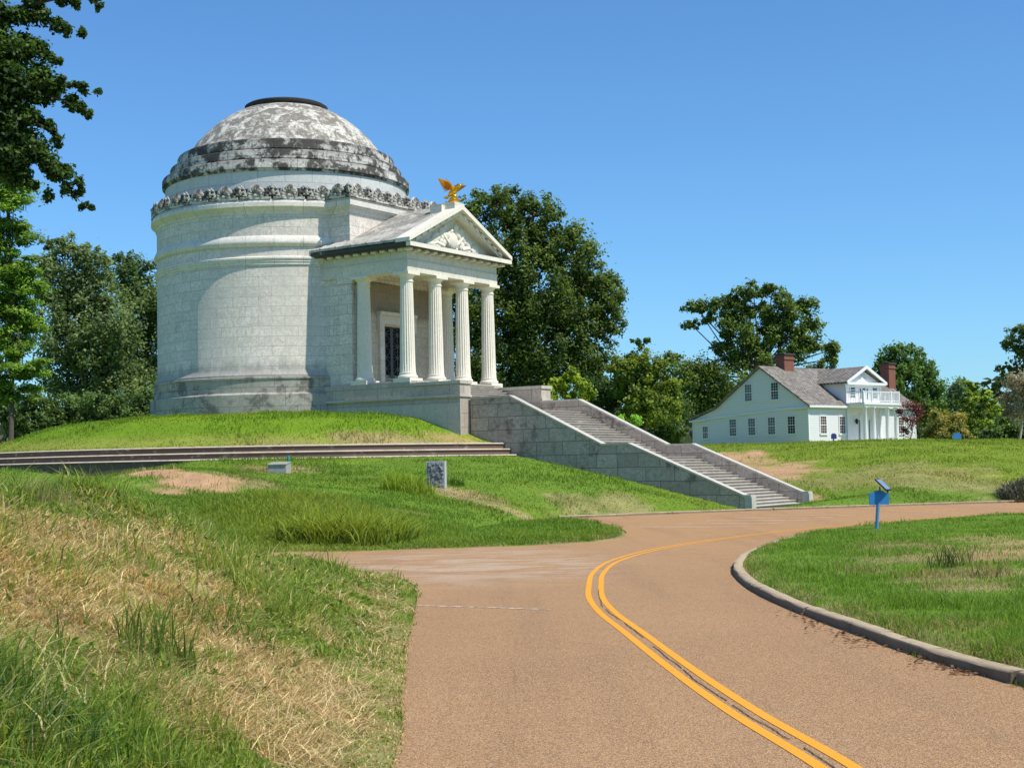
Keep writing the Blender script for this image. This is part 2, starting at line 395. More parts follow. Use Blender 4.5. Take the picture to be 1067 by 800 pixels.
M['green_glass'] = plain('green_reflection_glass', (.03,.10,.085), .15, spec=.5, var=.5, scale=3)  # green reflection in the dormer panes, painted as glass colour
M['blackmetal'] = plain('black_painted_metal', (.015,.015,.017), .5)
M['blue'] = plain('blue_painted_metal', (.035,.19,.46), .45, var=.15, scale=14)
M['bluepost'] = plain('pale_blue_post', (.10,.25,.46), .5, var=.25, scale=14)
M['navy'] = plain('navy_sign_paint', (.02,.03,.16), .5)
M['teal'] = plain('teal_plastic', (.02,.22,.24), .5)
M['solar'] = plain('solar_cells', (.20,.26,.36), .15, spec=.7, var=.3, scale=30)
M['alu'] = plain('aluminium_frame', (.45,.47,.48), .4, metal=.5)
M['box'] = plain('weathered_grey_plastic', (.33,.32,.28), .7, var=.25)
def granite():
    t = NT('rough_grey_granite'); o = t.obj(); n = t.noise(o, 7, 9, .7, .6); v = t.n('ShaderNodeTexVoronoi'); t.l(o, v.inputs['Vector']); v.inputs['Scale'].default_value = 40
    c = t.mix(t.ramp(n, .35, .7), (.11,.12,.14), (.33,.35,.37)); c = t.mix(t.math('MULTIPLY', v.outputs['Distance'], .5), c, (.2,.2,.21))
    t.bump(n, .9, .08); return t.fin(c, .85, .25)
M['granite'] = granite()
M['granite_edge'] = plain('dressed_granite_edge', (.46,.46,.45), .8, var=.15, scale=20)

def road_mat():
    t = NT('reddish_aggregate_road'); o = t.obj()
    big = t.noise(o, .16, 5, .6); mid = t.noise(o, 1.3, 6, .6); fine = t.noise(o, 55, 3, .7)
    vo = t.n('ShaderNodeTexVoronoi'); t.l(o, vo.inputs['Vector']); vo.inputs['Scale'].default_value = 110
    sep = t.n('ShaderNodeSeparateColor'); t.l(vo.outputs['Color'], sep.inputs[0])
    spz = t.n('ShaderNodeSeparateXYZ'); t.l(o, spz.inputs[0]); far = t.ramp(spz.outputs[1], 16, 46)
    c = t.mix(far, t.mix(t.ramp(big, .3, .7), (.335,.188,.09), (.425,.245,.118)), t.mix(big, (.42,.222,.084), (.51,.278,.108))); c = t.mix(t.math('MULTIPLY', t.ramp(mid, .42, .72), .6), c, (.31,.185,.095))
    trk = t.ramp(t.noise(t.mapv(o, (.95, .06, 1), (.3, 0, 0)), 1., 4, .55), .48, .66); c = t.mix(t.math('MULTIPLY', trk, .38), c, (.20,.115,.065))
    pale = t.math('MULTIPLY', t.ramp(t.noise(t.mapv(o, (.5, 1.3, 1), (0, 0, 0), (0, 0, .5)), .38, 7, .65, .6), .56, .68), .0)
    # pale worn patches in the mouth of the side road
    sp = t.n('ShaderNodeSeparateXYZ'); t.l(o, sp.inputs[0])
    dx = t.math('MULTIPLY', t.math('ADD', sp.outputs[0], .8), .27); dy = t.math('MULTIPLY', t.math('SUBTRACT', sp.outputs[1], 30.), .14)
    blob = t.ramp(t.math('ADD', t.math('MULTIPLY', dx, dx), t.math('MULTIPLY', dy, dy)), 1.2, .1)
    pale = t.math('MULTIPLY', blob, t.ramp(t.noise(t.mapv(o, (.8, 1.6, 1)), .7, 7, .68, .5), .42, .60))
    c = t.mix(t.math('MULTIPLY', pale, .95), c, (.56,.45,.34))
    st = t.ramp(sep.outputs[0], .1, .95)
    c = t.mix(.5, c, t.mix(st, tuple(x*.4 for x in (.33,.185,.09)), tuple(x*1.65 for x in (.42,.25,.125))))
    c = t.mix(t.math('MULTIPLY', t.ramp(fine, .55, .8), .35), c, (.13,.08,.05))
    c = t.mix(t.math('MULTIPLY', t.ramp(sep.outputs[1], .9, .97), .5), c, (.6,.5,.4))
    # hairline cracks
    vc = t.n('ShaderNodeTexVoronoi', feature='DISTANCE_TO_EDGE'); t.l(t.mapv(o, (1, .45, 1)), vc.inputs['Vector']); vc.inputs['Scale'].default_value = .42
    dn = t.math('ADD', vc.outputs['Distance'], t.math('MULTIPLY', t.math('SUBTRACT', mid, .5), .02))
    crack = t.math('MULTIPLY', t.ramp(dn, .006, .001), t.ramp(t.noise(o, .5, 3), .5, .62))
    c = t.mix(t.math('MULTIPLY', crack, .22), c, (.08,.05,.04))
    t.bump(t.math('ADD', vo.outputs['Distance'], fine), .55, .012)
    return t.fin(c, .9, .18)
M['road'] = road_mat()
def paint(name, col, lo, hi):
    t = NT(name); o = t.obj(); n = t.noise(o, 9, 8, .72); m = t.noise(o, .8, 3); f = t.noise(o, 60, 3, .7)
    w = t.math('ADD', n, t.math('MULTIPLY', m, .25))
    c = t.mix(t.math('MULTIPLY', t.ramp(f, .4, .8), .25), col, tuple(x*.55 for x in col))
    c = t.mix(t.ramp(w, lo, hi), c, (.30,.165,.095))
    t.bump(f, .5, .01)
    return t.fin(c, .75, .25)
M['yellow'] = paint('yellow_road_paint', (.82,.35,.025), .70, .86)
M['white_line'] = paint('worn_white_paint', (.66,.55,.42), .58, .76)
def concrete():
    t = NT('kerb_concrete'); o = t.obj(); n = t.noise(o, 2.5, 7, .65); f = t.noise(o, 40, 4, .7)
    c = t.mix(n, (.34,.25,.16), (.58,.46,.30)); c = t.mix(t.math('MULTIPLY', t.ramp(f, .5, .8), .5), c, (.18,.14,.10))
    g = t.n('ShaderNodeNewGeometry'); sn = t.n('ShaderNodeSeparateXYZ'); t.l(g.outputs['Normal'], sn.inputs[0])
    c = t.mix(t.math('MULTIPLY', t.ramp(sn.outputs[2], .75, .25), .72), c, (.10,.062,.036))  # upright faces painted darker for the shade they stand in
    st = t.noise(t.mapv(o, (1, 1, .2)), 5, 5, .6); c = t.mix(t.math('MULTIPLY', t.ramp(st, .52, .7), .6), c, (.09,.075,.055))
    t.bump(f, .5, .01); return t.fin(c, .9, .2)
M['kerb'] = concrete(); M['crack'] = plain('dark_crack', (.05,.035,.025), .95)
def ground_mat():
    t = NT('turf_and_earth'); o = t.obj()
    at_ = t.n('ShaderNodeAttribute', attribute_name='Col'); c0 = at_.outputs['Color']
    n1 = t.noise(o, 3.5, 7, .65); n2 = t.noise(o, 26, 4, .7); n3 = t.noise(o, .5, 4)
    k = t.math('ADD', .55, t.math('ADD', t.math('MULTIPLY', n1, .45), t.math('ADD', t.math('MULTIPLY', n2, .45), t.math('MULTIPLY', n3, .15))))
    x = t.n('ShaderNodeVectorMath', operation='SCALE'); t.l(c0, x.inputs[0]); t.l(k, x.inputs['Scale'])
    t.bump(t.math('ADD', n2, n1), .7, .06)
    return t.fin(x.outputs[0], .95, .08)
M['ground'] = ground_mat()
def leaf_mat(name, trans=.35, gloss=.25, rough=.55):
    t = NT(name); a = t.n('ShaderNodeAttribute', attribute_name='Col')
    t.l(a.outputs['Color'], t.b.inputs['Base Color']); t.b.inputs['Roughness'].default_value = rough; t.b.inputs['Specular IOR Level'].default_value = gloss
    tr = t.n('ShaderNodeBsdfTranslucent'); g = t.n('ShaderNodeMix', data_type='RGBA', blend_type='MULTIPLY'); g.inputs[0].default_value = 1
    t.l(a.outputs['Color'], g.inputs[6]); g.inputs[7].default_value = (1.5, 1.45, .7, 1); t.l(g.outputs[2], tr.inputs[0])
    mx = t.n('ShaderNodeMixShader'); mx.inputs[0].default_value = trans; t.l(t.b.outputs[0], mx.inputs[1]); t.l(tr.outputs[0], mx.inputs[2]); t.l(mx.outputs[0], t.out.inputs[0])
    return t.m
M['leaf'] = leaf_mat('tree_leaves', .38, .3); M['grass'] = leaf_mat('grass_blades', .42, .2); M['straw'] = leaf_mat('dry_straw', .15, .15)
M['bark'] = plain('grey_brown_bark', (.11,.085,.065), .95, var=.5, scale=4)
M['palebark'] = plain('pale_bark', (.36,.31,.26), .9, var=.3, scale=5)

# ------------------------------------------------------------------ ground colour field
blobs = []   # x, y, rx, ry, angle, kind, strength
def blob_px(px, py, rx, ry, kind, s=1., ang=0):
    p = hit(px, py); blobs.append((p[0], p[1], rx, ry, ang, kind, s))
for b_ in [(190,502,1.5,1.8,'dirt',1.,.3),(165,493,1.4,1.2,'dirt',1.,0),(222,499,1.2,1.0,'dirt',.9,.4),(172,512,1.1,1.0,'dirt',.9,0),(205,508,1.0,1.2,'dirt',.8,0),
           (770,476,2.2,4.5,'dirt',.95,.5),(818,491,2.0,4.5,'dirt',.95,.4),(790,483,1.2,3,'dirt',.7,.4),(848,521,.7,1.6,'dirt',1.,0),
           (1055,575,1.5,3.2,'dirt',.75,.2),(1020,562,1.2,2.2,'dirt',.5,0),
           (290,490,1.8,1.6,'dry',.8,0),(260,500,2,1.4,'dry',.6,0),(470,512,1.6,1.8,'dry',.8,0),(500,520,1.4,1.6,'dry',.6,0),(545,538,2.2,1.0,'dry',.7,0),
           (600,532,1.4,2.2,'dry',.5,0),(650,528,1.2,2.2,'dry',.5,0),(430,535,.9,1.4,'dry',.8,0),
           (60,585,1.4,2.0,'dry',1.,.4),(40,605,1.1,1.2,'dry',1.,0),(150,580,.9,1.8,'dry',1.,0),(100,630,.9,1.1,'dry',1.,0),(190,600,.7,1.5,'dry',1.,0),(130,605,1.1,1.5,'dry',1.,0),(30,555,.9,1.6,'dry',1.,0),(170,640,.7,.8,'dry',.9,0),(20,620,.6,.9,'dry',.9,0),(95,560,.9,1.6,'dry',.8,0),
           (215,620,.7,1.4,'dry',.8,0),(235,585,.8,1.8,'dry',.7,0),(290,595,.6,1.4,'dry',.7,0),(300,690,.5,.7,'dry',.9,0),(290,735,.55,.8,'dry',1.,0),(340,760,.5,.7,'dry',.8,0),(330,660,.4,.9,'dry',.7,0),(290,780,.5,.5,'dry',.8,0),
           (985,600,1.0,1.3,'dry',.8,0),(1000,612,1.0,1.2,'dry',.8,0),(930,568,1.2,1.6,'dry',.6,0),(960,583,1.1,1.2,'dry',.7,0),(905,597,.7,1.0,'dry',.6,0),(1040,600,.9,1.,'dry',.5,0),(1005,655,.5,.5,'dry',.4,0),
           (900,497,4,4,'dry',.4,0),(960,492,5,5,'dry',.45,0),(860,500,2.5,3,'dry',.4,0),(1010,505,4,4,'dry',.5,0),
           (380,459,3,1.2,'dry',.7,0),(440,461,3,1.,'dry',.7,0),(300,462,3,.8,'dry',.4,0),(475,460,2,1,'dirt',.5,0)]:
    blob_px(b_[0], b_[1], b_[2], b_[3], b_[4], b_[5], b_[6])
def field(X, Y):
    dry = np.zeros_like(X); dirt = np.zeros_like(X)
    wob = (fbm(X, Y, .7, 21)-.5)*1.5 + (fbm(X, Y, 2.6, 22)-.5)*.9
    for bx, by, rx, ry, a, kind, s in blobs:
        dx, dy = X-bx, Y-by; c, s_ = math.cos(a), math.sin(a)
        q = np.sqrt(((dx*c-dy*s_)/rx)**2+((dx*s_+dy*c)/ry)**2)
        v = s*sstep(1.15, .55, q+wob)
        if kind == 'dry': dry = np.maximum(dry, v)
        else: dirt = np.maximum(dirt, v)
    return dry, dirt
G_HILL = np.array([.125,.205,.024]); G_FORE = np.array([.15,.20,.038]); G_MOUND = np.array([.135,.225,.016]); G_HOUSE = np.array([.165,.225,.024])
C_DRY = np.array([.44,.33,.17]); C_DIRT = np.array([.46,.28,.155]); C_BROWN = np.array([.26,.19,.09])
def ground_colour(X, Y, dR):
    r = np.hypot(X-MC[0], Y-MC[1])
    g = np.repeat(G_FORE[None], len(X), 0)*1.0
    w = sstep(30, 42, Y)[:, None]; g = g*(1-w)+G_HILL*w
    isl = inside(X, Y, island_poly); g[isl] = np.array([.13,.215,.025])
    q = (inside(X, Y, house_poly) & ~inside(X, Y, hill_poly)); wq = (sstep(74, 86, Y)*q)[:, None]; g = g*(1-wq)+G_HOUSE*wq
    wm = (sstep(20.4, 19.2, r))[:, None]; g = g*(1-wm)+G_MOUND*wm
    wl = (sstep(16.6, 17.8, r)*sstep(20, 19, r))[:, None]*.6; g = g*(1-wl)+np.array([.27,.27,.06])*wl
    n = fbm(X, Y, .35, 31); n2 = fbm(X, Y, 1.7, 33)
    g = g*(.72+.35*n+.3*n2)[:, None]
    yel = sstep(.5, .72, fbm(X, Y, .22, 35))[:, None]*.4; g = g*(1-yel)+g*np.array([1.45,1.08,.9])*yel
    dry, dirt = field(X, Y)
    edge = sstep(.8, .0, dR)*.6*(fbm(X, Y, 1.1, 40) > .42); dry = np.maximum(dry, edge)
    bank = (X < 1.5) & (Y < 34) & (dR > .2)
    dry = np.where(bank, np.clip(np.maximum(dry, .5*sstep(.48, .62, fbm(X, Y, .8, 44)))*(.5+.5*sstep(.25, .5, fbm(X, Y, 1.6, 46)))+.2*sstep(.5, .7, fbm(X, Y, 2.4, 47)), 0, 1), dry)
    dcol = C_DRY*(.3+.95*n2[:, None])
    g = g*(1-dry[:, None])+dcol*dry[:, None]
    g = g*(1-dirt[:, None])+C_DIRT*(.65+.6*n2[:, None])*dirt[:, None]
    return g, dry, dirt

# ------------------------------------------------------------------ terrain sheet
def axis(parts):
    out = []
    for a, b, st in parts: out += list(np.arange(a, b, st))
    return np.array(out+[parts[-1][1]])
gx = axis([(-1500,-300,200),(-300,-80,20),(-80,-45,4),(-45,-14,.7),(-14,14,.22),(14,42,.6),(42,90,3),(90,300,20),(300,1500,200)])
gy = axis([(-200,-10,20),(-10,3,1),(3,30,.22),(30,52,.35),(52,116,.5),(116,150,1.5),(150,320,10),(320,2400,200)])
XX, YY = np.meshgrid(gx, gy); Xf, Yf = XX.ravel(), YY.ravel()
dRf = sdf(Xf, Yf, road_poly); Zf = H(Xf, Yf, dRf)
gc, _, _ = ground_colour(Xf, Yf, dRf)
nx, ny = len(gx), len(gy)
i0 = (np.arange(ny-1)[:, None]*nx+np.arange(nx-1)[None]).ravel()
lp = np.stack([i0, i0+1, i0+1+nx, i0+nx], 1).ravel()
gr = bulk('ground', np.stack([Xf, Yf, Zf], 1), [(len(i0), 4)], M['ground'], gc, loops=lp); struct(gr)
gr.data.polygons.foreach_set('use_smooth', [True]*len(gr.data.polygons))

def zroad(x, y): return .25 - .0064*min(max(y, -20), 75)
def flat_poly(name, L, mat, dz):
    import bmesh
    bm = bmesh.new(); vs = [bm.verts.new((p[0], p[1], zroad(p[0], p[1])+dz)) for p in L]
    f = bm.faces.new(vs); bmesh.ops.triangulate(bm, faces=[f]); 
    bmesh.ops.recalc_face_normals(bm, faces=bm.faces)
    for f in bm.faces:
        if f.normal.z < 0: f.normal_flip()
    me = bpy.data.meshes.new(name); bm.to_mesh(me); bm.free(); me.materials.append(mat)
    o = bpy.data.objects.new(name, me); COL.objects.link(o); return struct(o)
# the road as a fine strip grid is not needed: its slope is constant up to y = 75, so cut it there
def clip_y(L, y0, keep_below):
    out = []; n = len(L)
    for i in range(n):
        a, b = L[i], L[(i+1) % n]; ia = (a[1] <= y0) == keep_below; ib = (b[1] <= y0) == keep_below
        if ia: out.append(tuple(a))
        if ia != ib:
            t = (y0-a[1])/(b[1]-a[1]); out.append((a[0]+t*(b[0]-a[0]), y0))
    return out
flat_poly('road', clip_y(road_poly, 75., True), M['road'], 0)
fr = clip_y([p for p in road_poly if p[0] > 25] , 75., False)
flat_poly('far_road', fr, M['road'], 0)
def strip(name, P, width, mat, dz, dash=None):
    P = np.array(P); T = np.gradient(P, axis=0); T /= np.linalg.norm(T, axis=1)[:, None]; N = np.stack([-T[:, 1], T[:, 0]], 1)
    m = MB(); vs = []; 
    for p, n in zip(P, N):
        for s in (-.5, .5):
            q = p+n*width*s; vs.append((q[0], q[1], zroad(*q)+dz))
    m.add(vs, [(2*i, 2*i+2, 2*i+3, 2*i+1) for i in range(len(P)-1)])
    o = m.build(name, mat)
    for f in o.data.polygons:
        if f.normal.z < 0: f.flip()
    return struct(o)
mid = catmull([(2.7, -2), (2.35, 3), (1.98, 7), (1.88, 8.7), (1.66, 10.7), (1.48, 13.1), (1.30, 16.3), (1.17, 18.6), (1.15, 20.9), (1.27, 23.3), (1.50, 26.3), (2.0, 29.6), (2.9, 32.9), (4.15, 36.1), (6.1, 39.9), (8.4, 43.7), (10.9, 47.0), (15, 51.8), (20, 56.3), (28, 61.6), (40, 67.5), (60, 75)], 8)
T = np.gradient(mid, axis=0); T /= np.linalg.norm(T, axis=1)[:, None]; Nn = np.stack([-T[:, 1], T[:, 0]], 1)
strip('yellow_centre_line', mid+Nn*.098, .088, M['yellow'], .004)
strip('yellow_centre_line', mid-Nn*.098, .088, M['yellow'], .004)
ck_ = mid[(mid[:, 1] > 3) & (mid[:, 1] < 23)]; rk = np.random.default_rng(4); ck_ = np.stack([np.interp(np.linspace(0, 1, 260), np.linspace(0, 1, len(ck_)), ck_[:, i]) for i in (0, 1)], 1)
ck_[:, 0] += np.cumsum(rk.normal(0, .006, 260))*.6+.015*np.sin(np.linspace(0, 22, 260)); ck_[:, 0] -= np.linspace(0, 1, 260)*(np.interp(1, [0, 1], [0, 1])*0)
for i0_ in range(0, 250, 26): strip('road_crack', ck_[i0_:i0_+18+(i0_*7) % 9], .009, M['crack'], .006)
strip('white_stop_line', catmull([(-1.38, 20.2), (-.5, 19.75), (.45, 19.2)], 6), .10, M['white_line'], .004)
for k in range(5):
    a = np.array([4.2+1.5*k, 49.2+2.6*k]); d = np.array([2.6, -1.35]); d2 = d/np.linalg.norm(d)
    strip('parking_line', [a+d2*q for q in np.linspace(0, 3.9, 6)], .24, M['white_line'], .004)
# kerbs
def kerb(name, L, w, h, side, mat, x_hi=90):
    L = np.array([p for p in L if p[0] < x_hi]); ds = np.r_[0, np.cumsum(np.linalg.norm(np.diff(L, axis=0), axis=1))]
    q = []; a = 0.
    while a < ds[-1]-3.1: q += list(np.linspace(a, a+2.985, 12)); a += 3.
    L = np.stack([np.interp(q, ds, L[:, 0]), np.interp(q, ds, L[:, 1])], 1); T = np.gradient(L, axis=0); T /= np.linalg.norm(T, axis=1)[:, None]; N = np.stack([-T[:, 1], T[:, 0]], 1)*side
    prof = [(-.02, -.1), (0, h*.72), (.018, h*.92), (.05, h), (w-.03, h), (w, h*.85), (w, -.1)]
    vs = []; 
    for i_, (p, n) in enumerate(zip(L, N)):
        off = .018*math.sin((i_//12)*2.7)
        for a, z in prof:
            q = p+n*(a+off); jit = .006*math.sin(p[1]*1.3)+.006*(random.random()-.5)
            vs.append((q[0], q[1], zroad(*p)+z+(jit if z > 0 else 0)))
    k = len(prof); m = MB().add(vs, [(i*k+j, (i+1)*k+j, (i+1)*k+j+1, i*k+j+1) for i in range(len(L)-1) if i % 12 != 11 for j in range(k-1)])
    m.f += [tuple(i*k+j for j in range(k)) for i in range(len(L)) if i % 12 in (0, 11)]
    return struct(m.build(name, mat, smooth=35))
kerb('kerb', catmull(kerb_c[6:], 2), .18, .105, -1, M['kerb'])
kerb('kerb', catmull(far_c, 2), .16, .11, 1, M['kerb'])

# ================================================================== THE MEMORIAL
mem = thing('domed_memorial', 'round white marble memorial with weathered dome and columned temple porch on a grassy mound', 'memorial', (MC[0], MC[1], ZB), -MB_)
MB().lathe([(8.66,4.9),(8.66,6.58),(8.56,6.62),(8.48,6.68),(8.44,6.7),(8.44,7.46),(8.5,7.5),(8.5,7.6),(8.36,7.64)], 160).build('base_plinth', M['plinth'], mem, 30)
MB().lathe([(8.36,7.6),(8.36,7.74),(8.30,7.84),(8.24,7.95),(8.2,8.1),(8.2,17.25)], 160).build('drum_wall', M['drum'], mem, 30)
MB().lathe([(8.19,14.2),(8.27,14.22),(8.27,14.36),(8.31,14.38),(8.31,14.5),(8.36,14.54),(8.36,14.64),(8.19,14.72)], 160).build('belt_course', M['moulding'], mem, 30)
MB().lathe([(8.19,15.3),(8.30,15.34),(8.36,15.42),(8.38,15.5),(8.38,15.6),(8.24,15.9),(8.19,15.95)], 160).build('belt_course', M['moulding'], mem, 30)
prof_c = [(0,17.2),(.07,17.22),(.07,17.36),(.12,17.42),(.28,17.55),(.36,17.62),(.36,17.86),(.30,17.92),(.24,18.05)]
MB().lathe([(8.19+a, z) for a, z in prof_c]+[(7.5, 18.08)], 160).build('cornice', M['moulding'], mem, 30)
MB().lathe([(7.66,18.0),(7.66,19.94)], 160).build('upper_drum', M['upper'], mem, 30)
for r, a, b in ((7.86,19.92,20.6),(7.38,20.6,21.3),(6.9,21.3,22.06)):
    M['ring'] = stone('blackened_marble_ring', (.70,.66,.59), (.54,.51,.46), joint=(.06,.06,.05), bw=1.3, bh=3.0, cyl=r, streak=.7, mottle=.4, patch=(-.055,.09,.92), dark=(.03,.027,.023), patchscale=.7, zgrime=(a-ZB+.38, a-ZB+.62, .45))
    MB().lathe([(r-.7,a-.02),(r-.13,a-.02),(r-.13,a+.1),(r,a+.14),(r,b-.16),(r-.05,b-.06),(r-.16,b),(r-.62,b+.01)], 128).build('dome_ring', M['ring'], mem, 30)
dome_p = catmull([(6.42,22.0),(6.1,22.4),(5.68,23.0),(5.12,23.6),(4.47,24.2),(3.74,24.73),(3.02,25.12),(2.45,25.32),(2.0,25.45)], 4)
MB().lathe([tuple(p) for p in dome_p], 128).build('dome', M['dome'], mem, 50)
MB().lathe([(2.3,25.2),(2.58,25.3),(2.66,25.42),(2.66,25.56),(2.5,25.66),(2.2,25.7),(2.0,25.66),(2.0,25.1)], 96).build('lantern_ring', M['lantern'], mem, 40)
# carved cresting: one palmette, copied round the drum
def palmette_mb():
    m = MB()
    m.box(-.16, .16, -.92, .92, 0, .14)
    for k in range(9):
        a = PI*(k/8)
        L = .62 if k % 8 else .5
        cx, cz = math.cos(a), math.sin(a)
        m.ell((.12, cx*.36, .16+cz*.42), (.11, .1, .1), 8, 5)
        R = Matrix.Rotation(-(PI/2-a), 3, 'X')
        m.ell((.07, cx*.25, .18+cz*.34), (.10, .085, .30), 8, 6, R)
    m.ell((.1, 0, .22), (.15, .16, .14), 8, 6)
    m.lathe([(.03,-.14),(.56,-.1),(.6,-.02),(.56,.04),(.03,.05)], 20)
    v = m.v[-100:]; m.v[-100:] = [(z*.8, x, .12+max(y, -.1)*1.32) for x, y, z in v]      # shell disc standing behind the lobes
    for s in (-1, 1):
        for k in range(7):
            a = k/6*1.5*PI; rr = .17-.013*k
            m.ell((.08, s*(.72+.0*k+rr*math.cos(a)*.9), .30+rr*math.sin(a)), (.1, .075, .075), 7, 5)
        m.ell((.05, s*.93, .45), (.12, .09, .22), 8, 6); m.ell((.1, s*.95, .68), (.11, .09, .1), 8, 6)
        m.tube([(.04, s*.55, .2), (.07, s*.68, .6), (.05, s*.86, .82)], [.07, .07, .05], 6)
    return m
M['cresting_dark'] = plain('recess_shade_marble', (.06,.055,.05), .95, var=.5, scale=3)  # recess shade behind the palmettes, painted as a dark colour
MB().lathe([(8.1,18.0),(8.24,18.0),(8.24,18.72),(8.1,18.74)], 160).build('cresting_wall', M['cresting_dark'], mem, 30)
MB().box(8.0, 8.86, -4.36, 4.36, 18.0, 18.72).build('cresting_block', M['cresting_dark'], mem)
pal0 = palmette_mb().build('palmette', M['cresting'], None, 60)
pal0.parent = mem
NP = 27; first = True
for k in range(NP):
    a = 2*PI*(k+.5)/NP
    if abs((a+PI) % (2*PI)-PI) < math.asin(4.5/8.4): continue
    loc = (8.33*math.cos(a), 8.33*math.sin(a), 18.04-ZB)
    if first: pal0.location = loc; pal0.rotation_euler = (0, 0, a); first = False
    else: dup_part(pal0, mem, loc, (0, 0, a))
for k in range(5): dup_part(pal0, mem, (8.98, -3.72+1.86*k, 18.04-ZB), (0, 0, 0))
dup_part(pal0, mem, (8.0, -4.38, 18.04-ZB), (0, 0, -PI/2)); dup_part(pal0, mem, (8.0, 4.38, 18.04-ZB), (0, 0, PI/2))
# entrance block and porch
BX = 8.72
m = MB().box(5.5, BX, -4.15, 4.15, 13.2, 17.24)
m.build('attic_block', M['block'], mem)
m = MB()
for a, b, p in ((17.2,17.37,.07),(17.37,17.46,.14),(17.46,17.58,.26),(17.58,17.88,.36),(17.88,18.06,.26)): m.box(5.6, BX+p, -4.15-p, 4.15+p, a, b)
m.build('attic_cornice', M['moulding'], mem)
m = MB()
DW, DT = 1.2, 10.72   # door opening
m.box(5.4, BX, -4.3, -DW, 5.0, 13.3).box(5.4, BX, DW, 4.3, 5.0, 13.3).box(5.4, BX, -DW, DW, DT, 13.3)
M['porch_wall'] = stone('stained_cream_marble', (.66,.575,.44), (.56,.50,.40), joint=(.24,.2,.16), bw=1.3, bh=.62, streak=.6, mottle=.6, mort=.01, dark=(.15,.11,.075), zgrime=(5.2, 5.7, .6))  # darker base paints the dim porch interior; brown top band is stain
m.build('porch_wall', M['porch_wall'], mem)
for s in (-1, 1):
    y0, y1 = sorted((s*4.29, s*4.34)); MB().box(5.4, 8.55, y0, y1, 5.0, 13.28).build('flank_wall', M['block'], mem)
    m = MB()
    y0, y1 = sorted((s*3.58, s*4.42)); m.box(8.05, 9.02, y0, y1, 7.2, 12.95); y0, y1 = sorted((s*3.5, s*4.5)); m.box(7.97, 9.1, y0, y1, 12.95, 13.28).box(7.97, 9.1, y0, y1, 6.96, 7.3)
    m.build('corner_pilaster', M['block'], mem)
m = MB().box(BX-.02, BX+.14, -DW-.42, -DW, 7.0, DT+.1).box(BX-.02, BX+.14, DW, DW+.42, 7.0, DT+.1).box(BX-.02, BX+.16, -DW-.42, DW+.42, DT+.1, DT+.5).box(BX-.02, BX+.34, -DW-.58, DW+.58, DT+.62, DT+.82).box(BX-.02, BX+.2, -DW-.5, DW+.5, DT+.5, DT+.62)
for s in (-1, 1):
    m.box(BX-.02, BX+.26, s*(DW+.45)-.13, s*(DW+.45)+.13, DT-.35, DT+.62)
m.build('door_surround', M['porch'], mem)
door = MB().box(BX-.5, BX-.42, -DW, DW, 7.0, DT).build('door', M['doorback'], mem)
m = MB(); xg = BX-.34
def bar(a, b, w=.028): m.tube([(xg, a[0], a[1]), (xg, b[0], b[1])], [w, w], 4)
for s in (-1, 1):
    y0, y1 = (.06, DW-.08) if s > 0 else (-DW+.08, -.06)
    for yy in (y0, y1): m.box(xg-.04, xg+.04, yy-.05, yy+.05, 7.0, DT)
    ym = (y0+y1)/2; rows = 5; hh = (DT-7.2)/rows
    for r in range(rows):
        z0, z1 = 7.12+r*hh, 7.12+(r+1)*hh; zm = (z0+z1)/2
        for a, b in (((y0,z0),(y1,z0)),((y0,z1),(y1,z1)),((y0,z0),(y1,z1)),((y0,z1),(y1,z0)),((ym,z0),(ym,z1)),((y0,zm),(y1,zm))): bar(a, b)
        m.ell((xg, ym, zm), (.03, .13, .13), 10, 6)
m.build('grille', plain('bronze_grille', (.10,.10,.10), .45, metal=.3), door)
# columns
def column_mb():
    shaft = MB(); N = 160; prof = [(0,.0),(.03,.03),(.0,.1)]
    zs = np.linspace(.45, 5.62, 9); vs = []
    for z in zs:
        t = (z-.45)/5.17; r = .435-.075*t**1.6
        if z == zs[0]: r *= 1.06
        for k in range(N):
            a = 2*PI*k/N; ph = (k % 8)/8
            fl = .045*math.sqrt(max(0, math.sin(PI*ph))) if zs[0] < z < zs[-1] else .0
            vs.append(((r-fl)*math.cos(a), (r-fl)*math.sin(a), z))
    shaft.add(vs, [(j*N+k, j*N+(k+1) % N, (j+1)*N+(k+1) % N, (j+1)*N+k) for j in range(8) for k in range(N)])
    base = MB().box(-.6, .6, -.6, .6, -.1, .14)
    base.lathe([(.3,.14),(.54,.14),(.58,.19),(.58,.25),(.54,.30),(.5,.32),(.48,.37),(.5,.40),(.5,.44),(.44,.47),(.3,.47)], 40)
    cap = MB().lathe([(.2,5.6),(.36,5.6),(.40,5.64),(.40,5.69),(.37,5.71),(.37,5.86),(.40,5.9),(.47,5.97),(.52,6.03),(.2,6.04)], 40).box(-.55, .55, -.55, .55, 6.03, 6.2)
    return shaft, base, cap
sh, ba, ca = column_mb()
col0 = sh.build('column', M['column'], None, 45); col0.parent = mem
b0 = ba.build('column_base', M['column'], None, 40); b0.parent = col0
c0 = ca.build('capital', M['column'], None, 40); c0.parent = col0
cols = [(12.78, y) for y in (-4.03, -1.34, 1.34, 4.03)] + [(9.62, -4.03), (9.62, 4.03)]
for i, (x, y) in enumerate(cols):
    loc = (x, y, 7.08-ZB)
    if i == 0: col0.location = loc
    else: dup_part(col0, mem, loc)
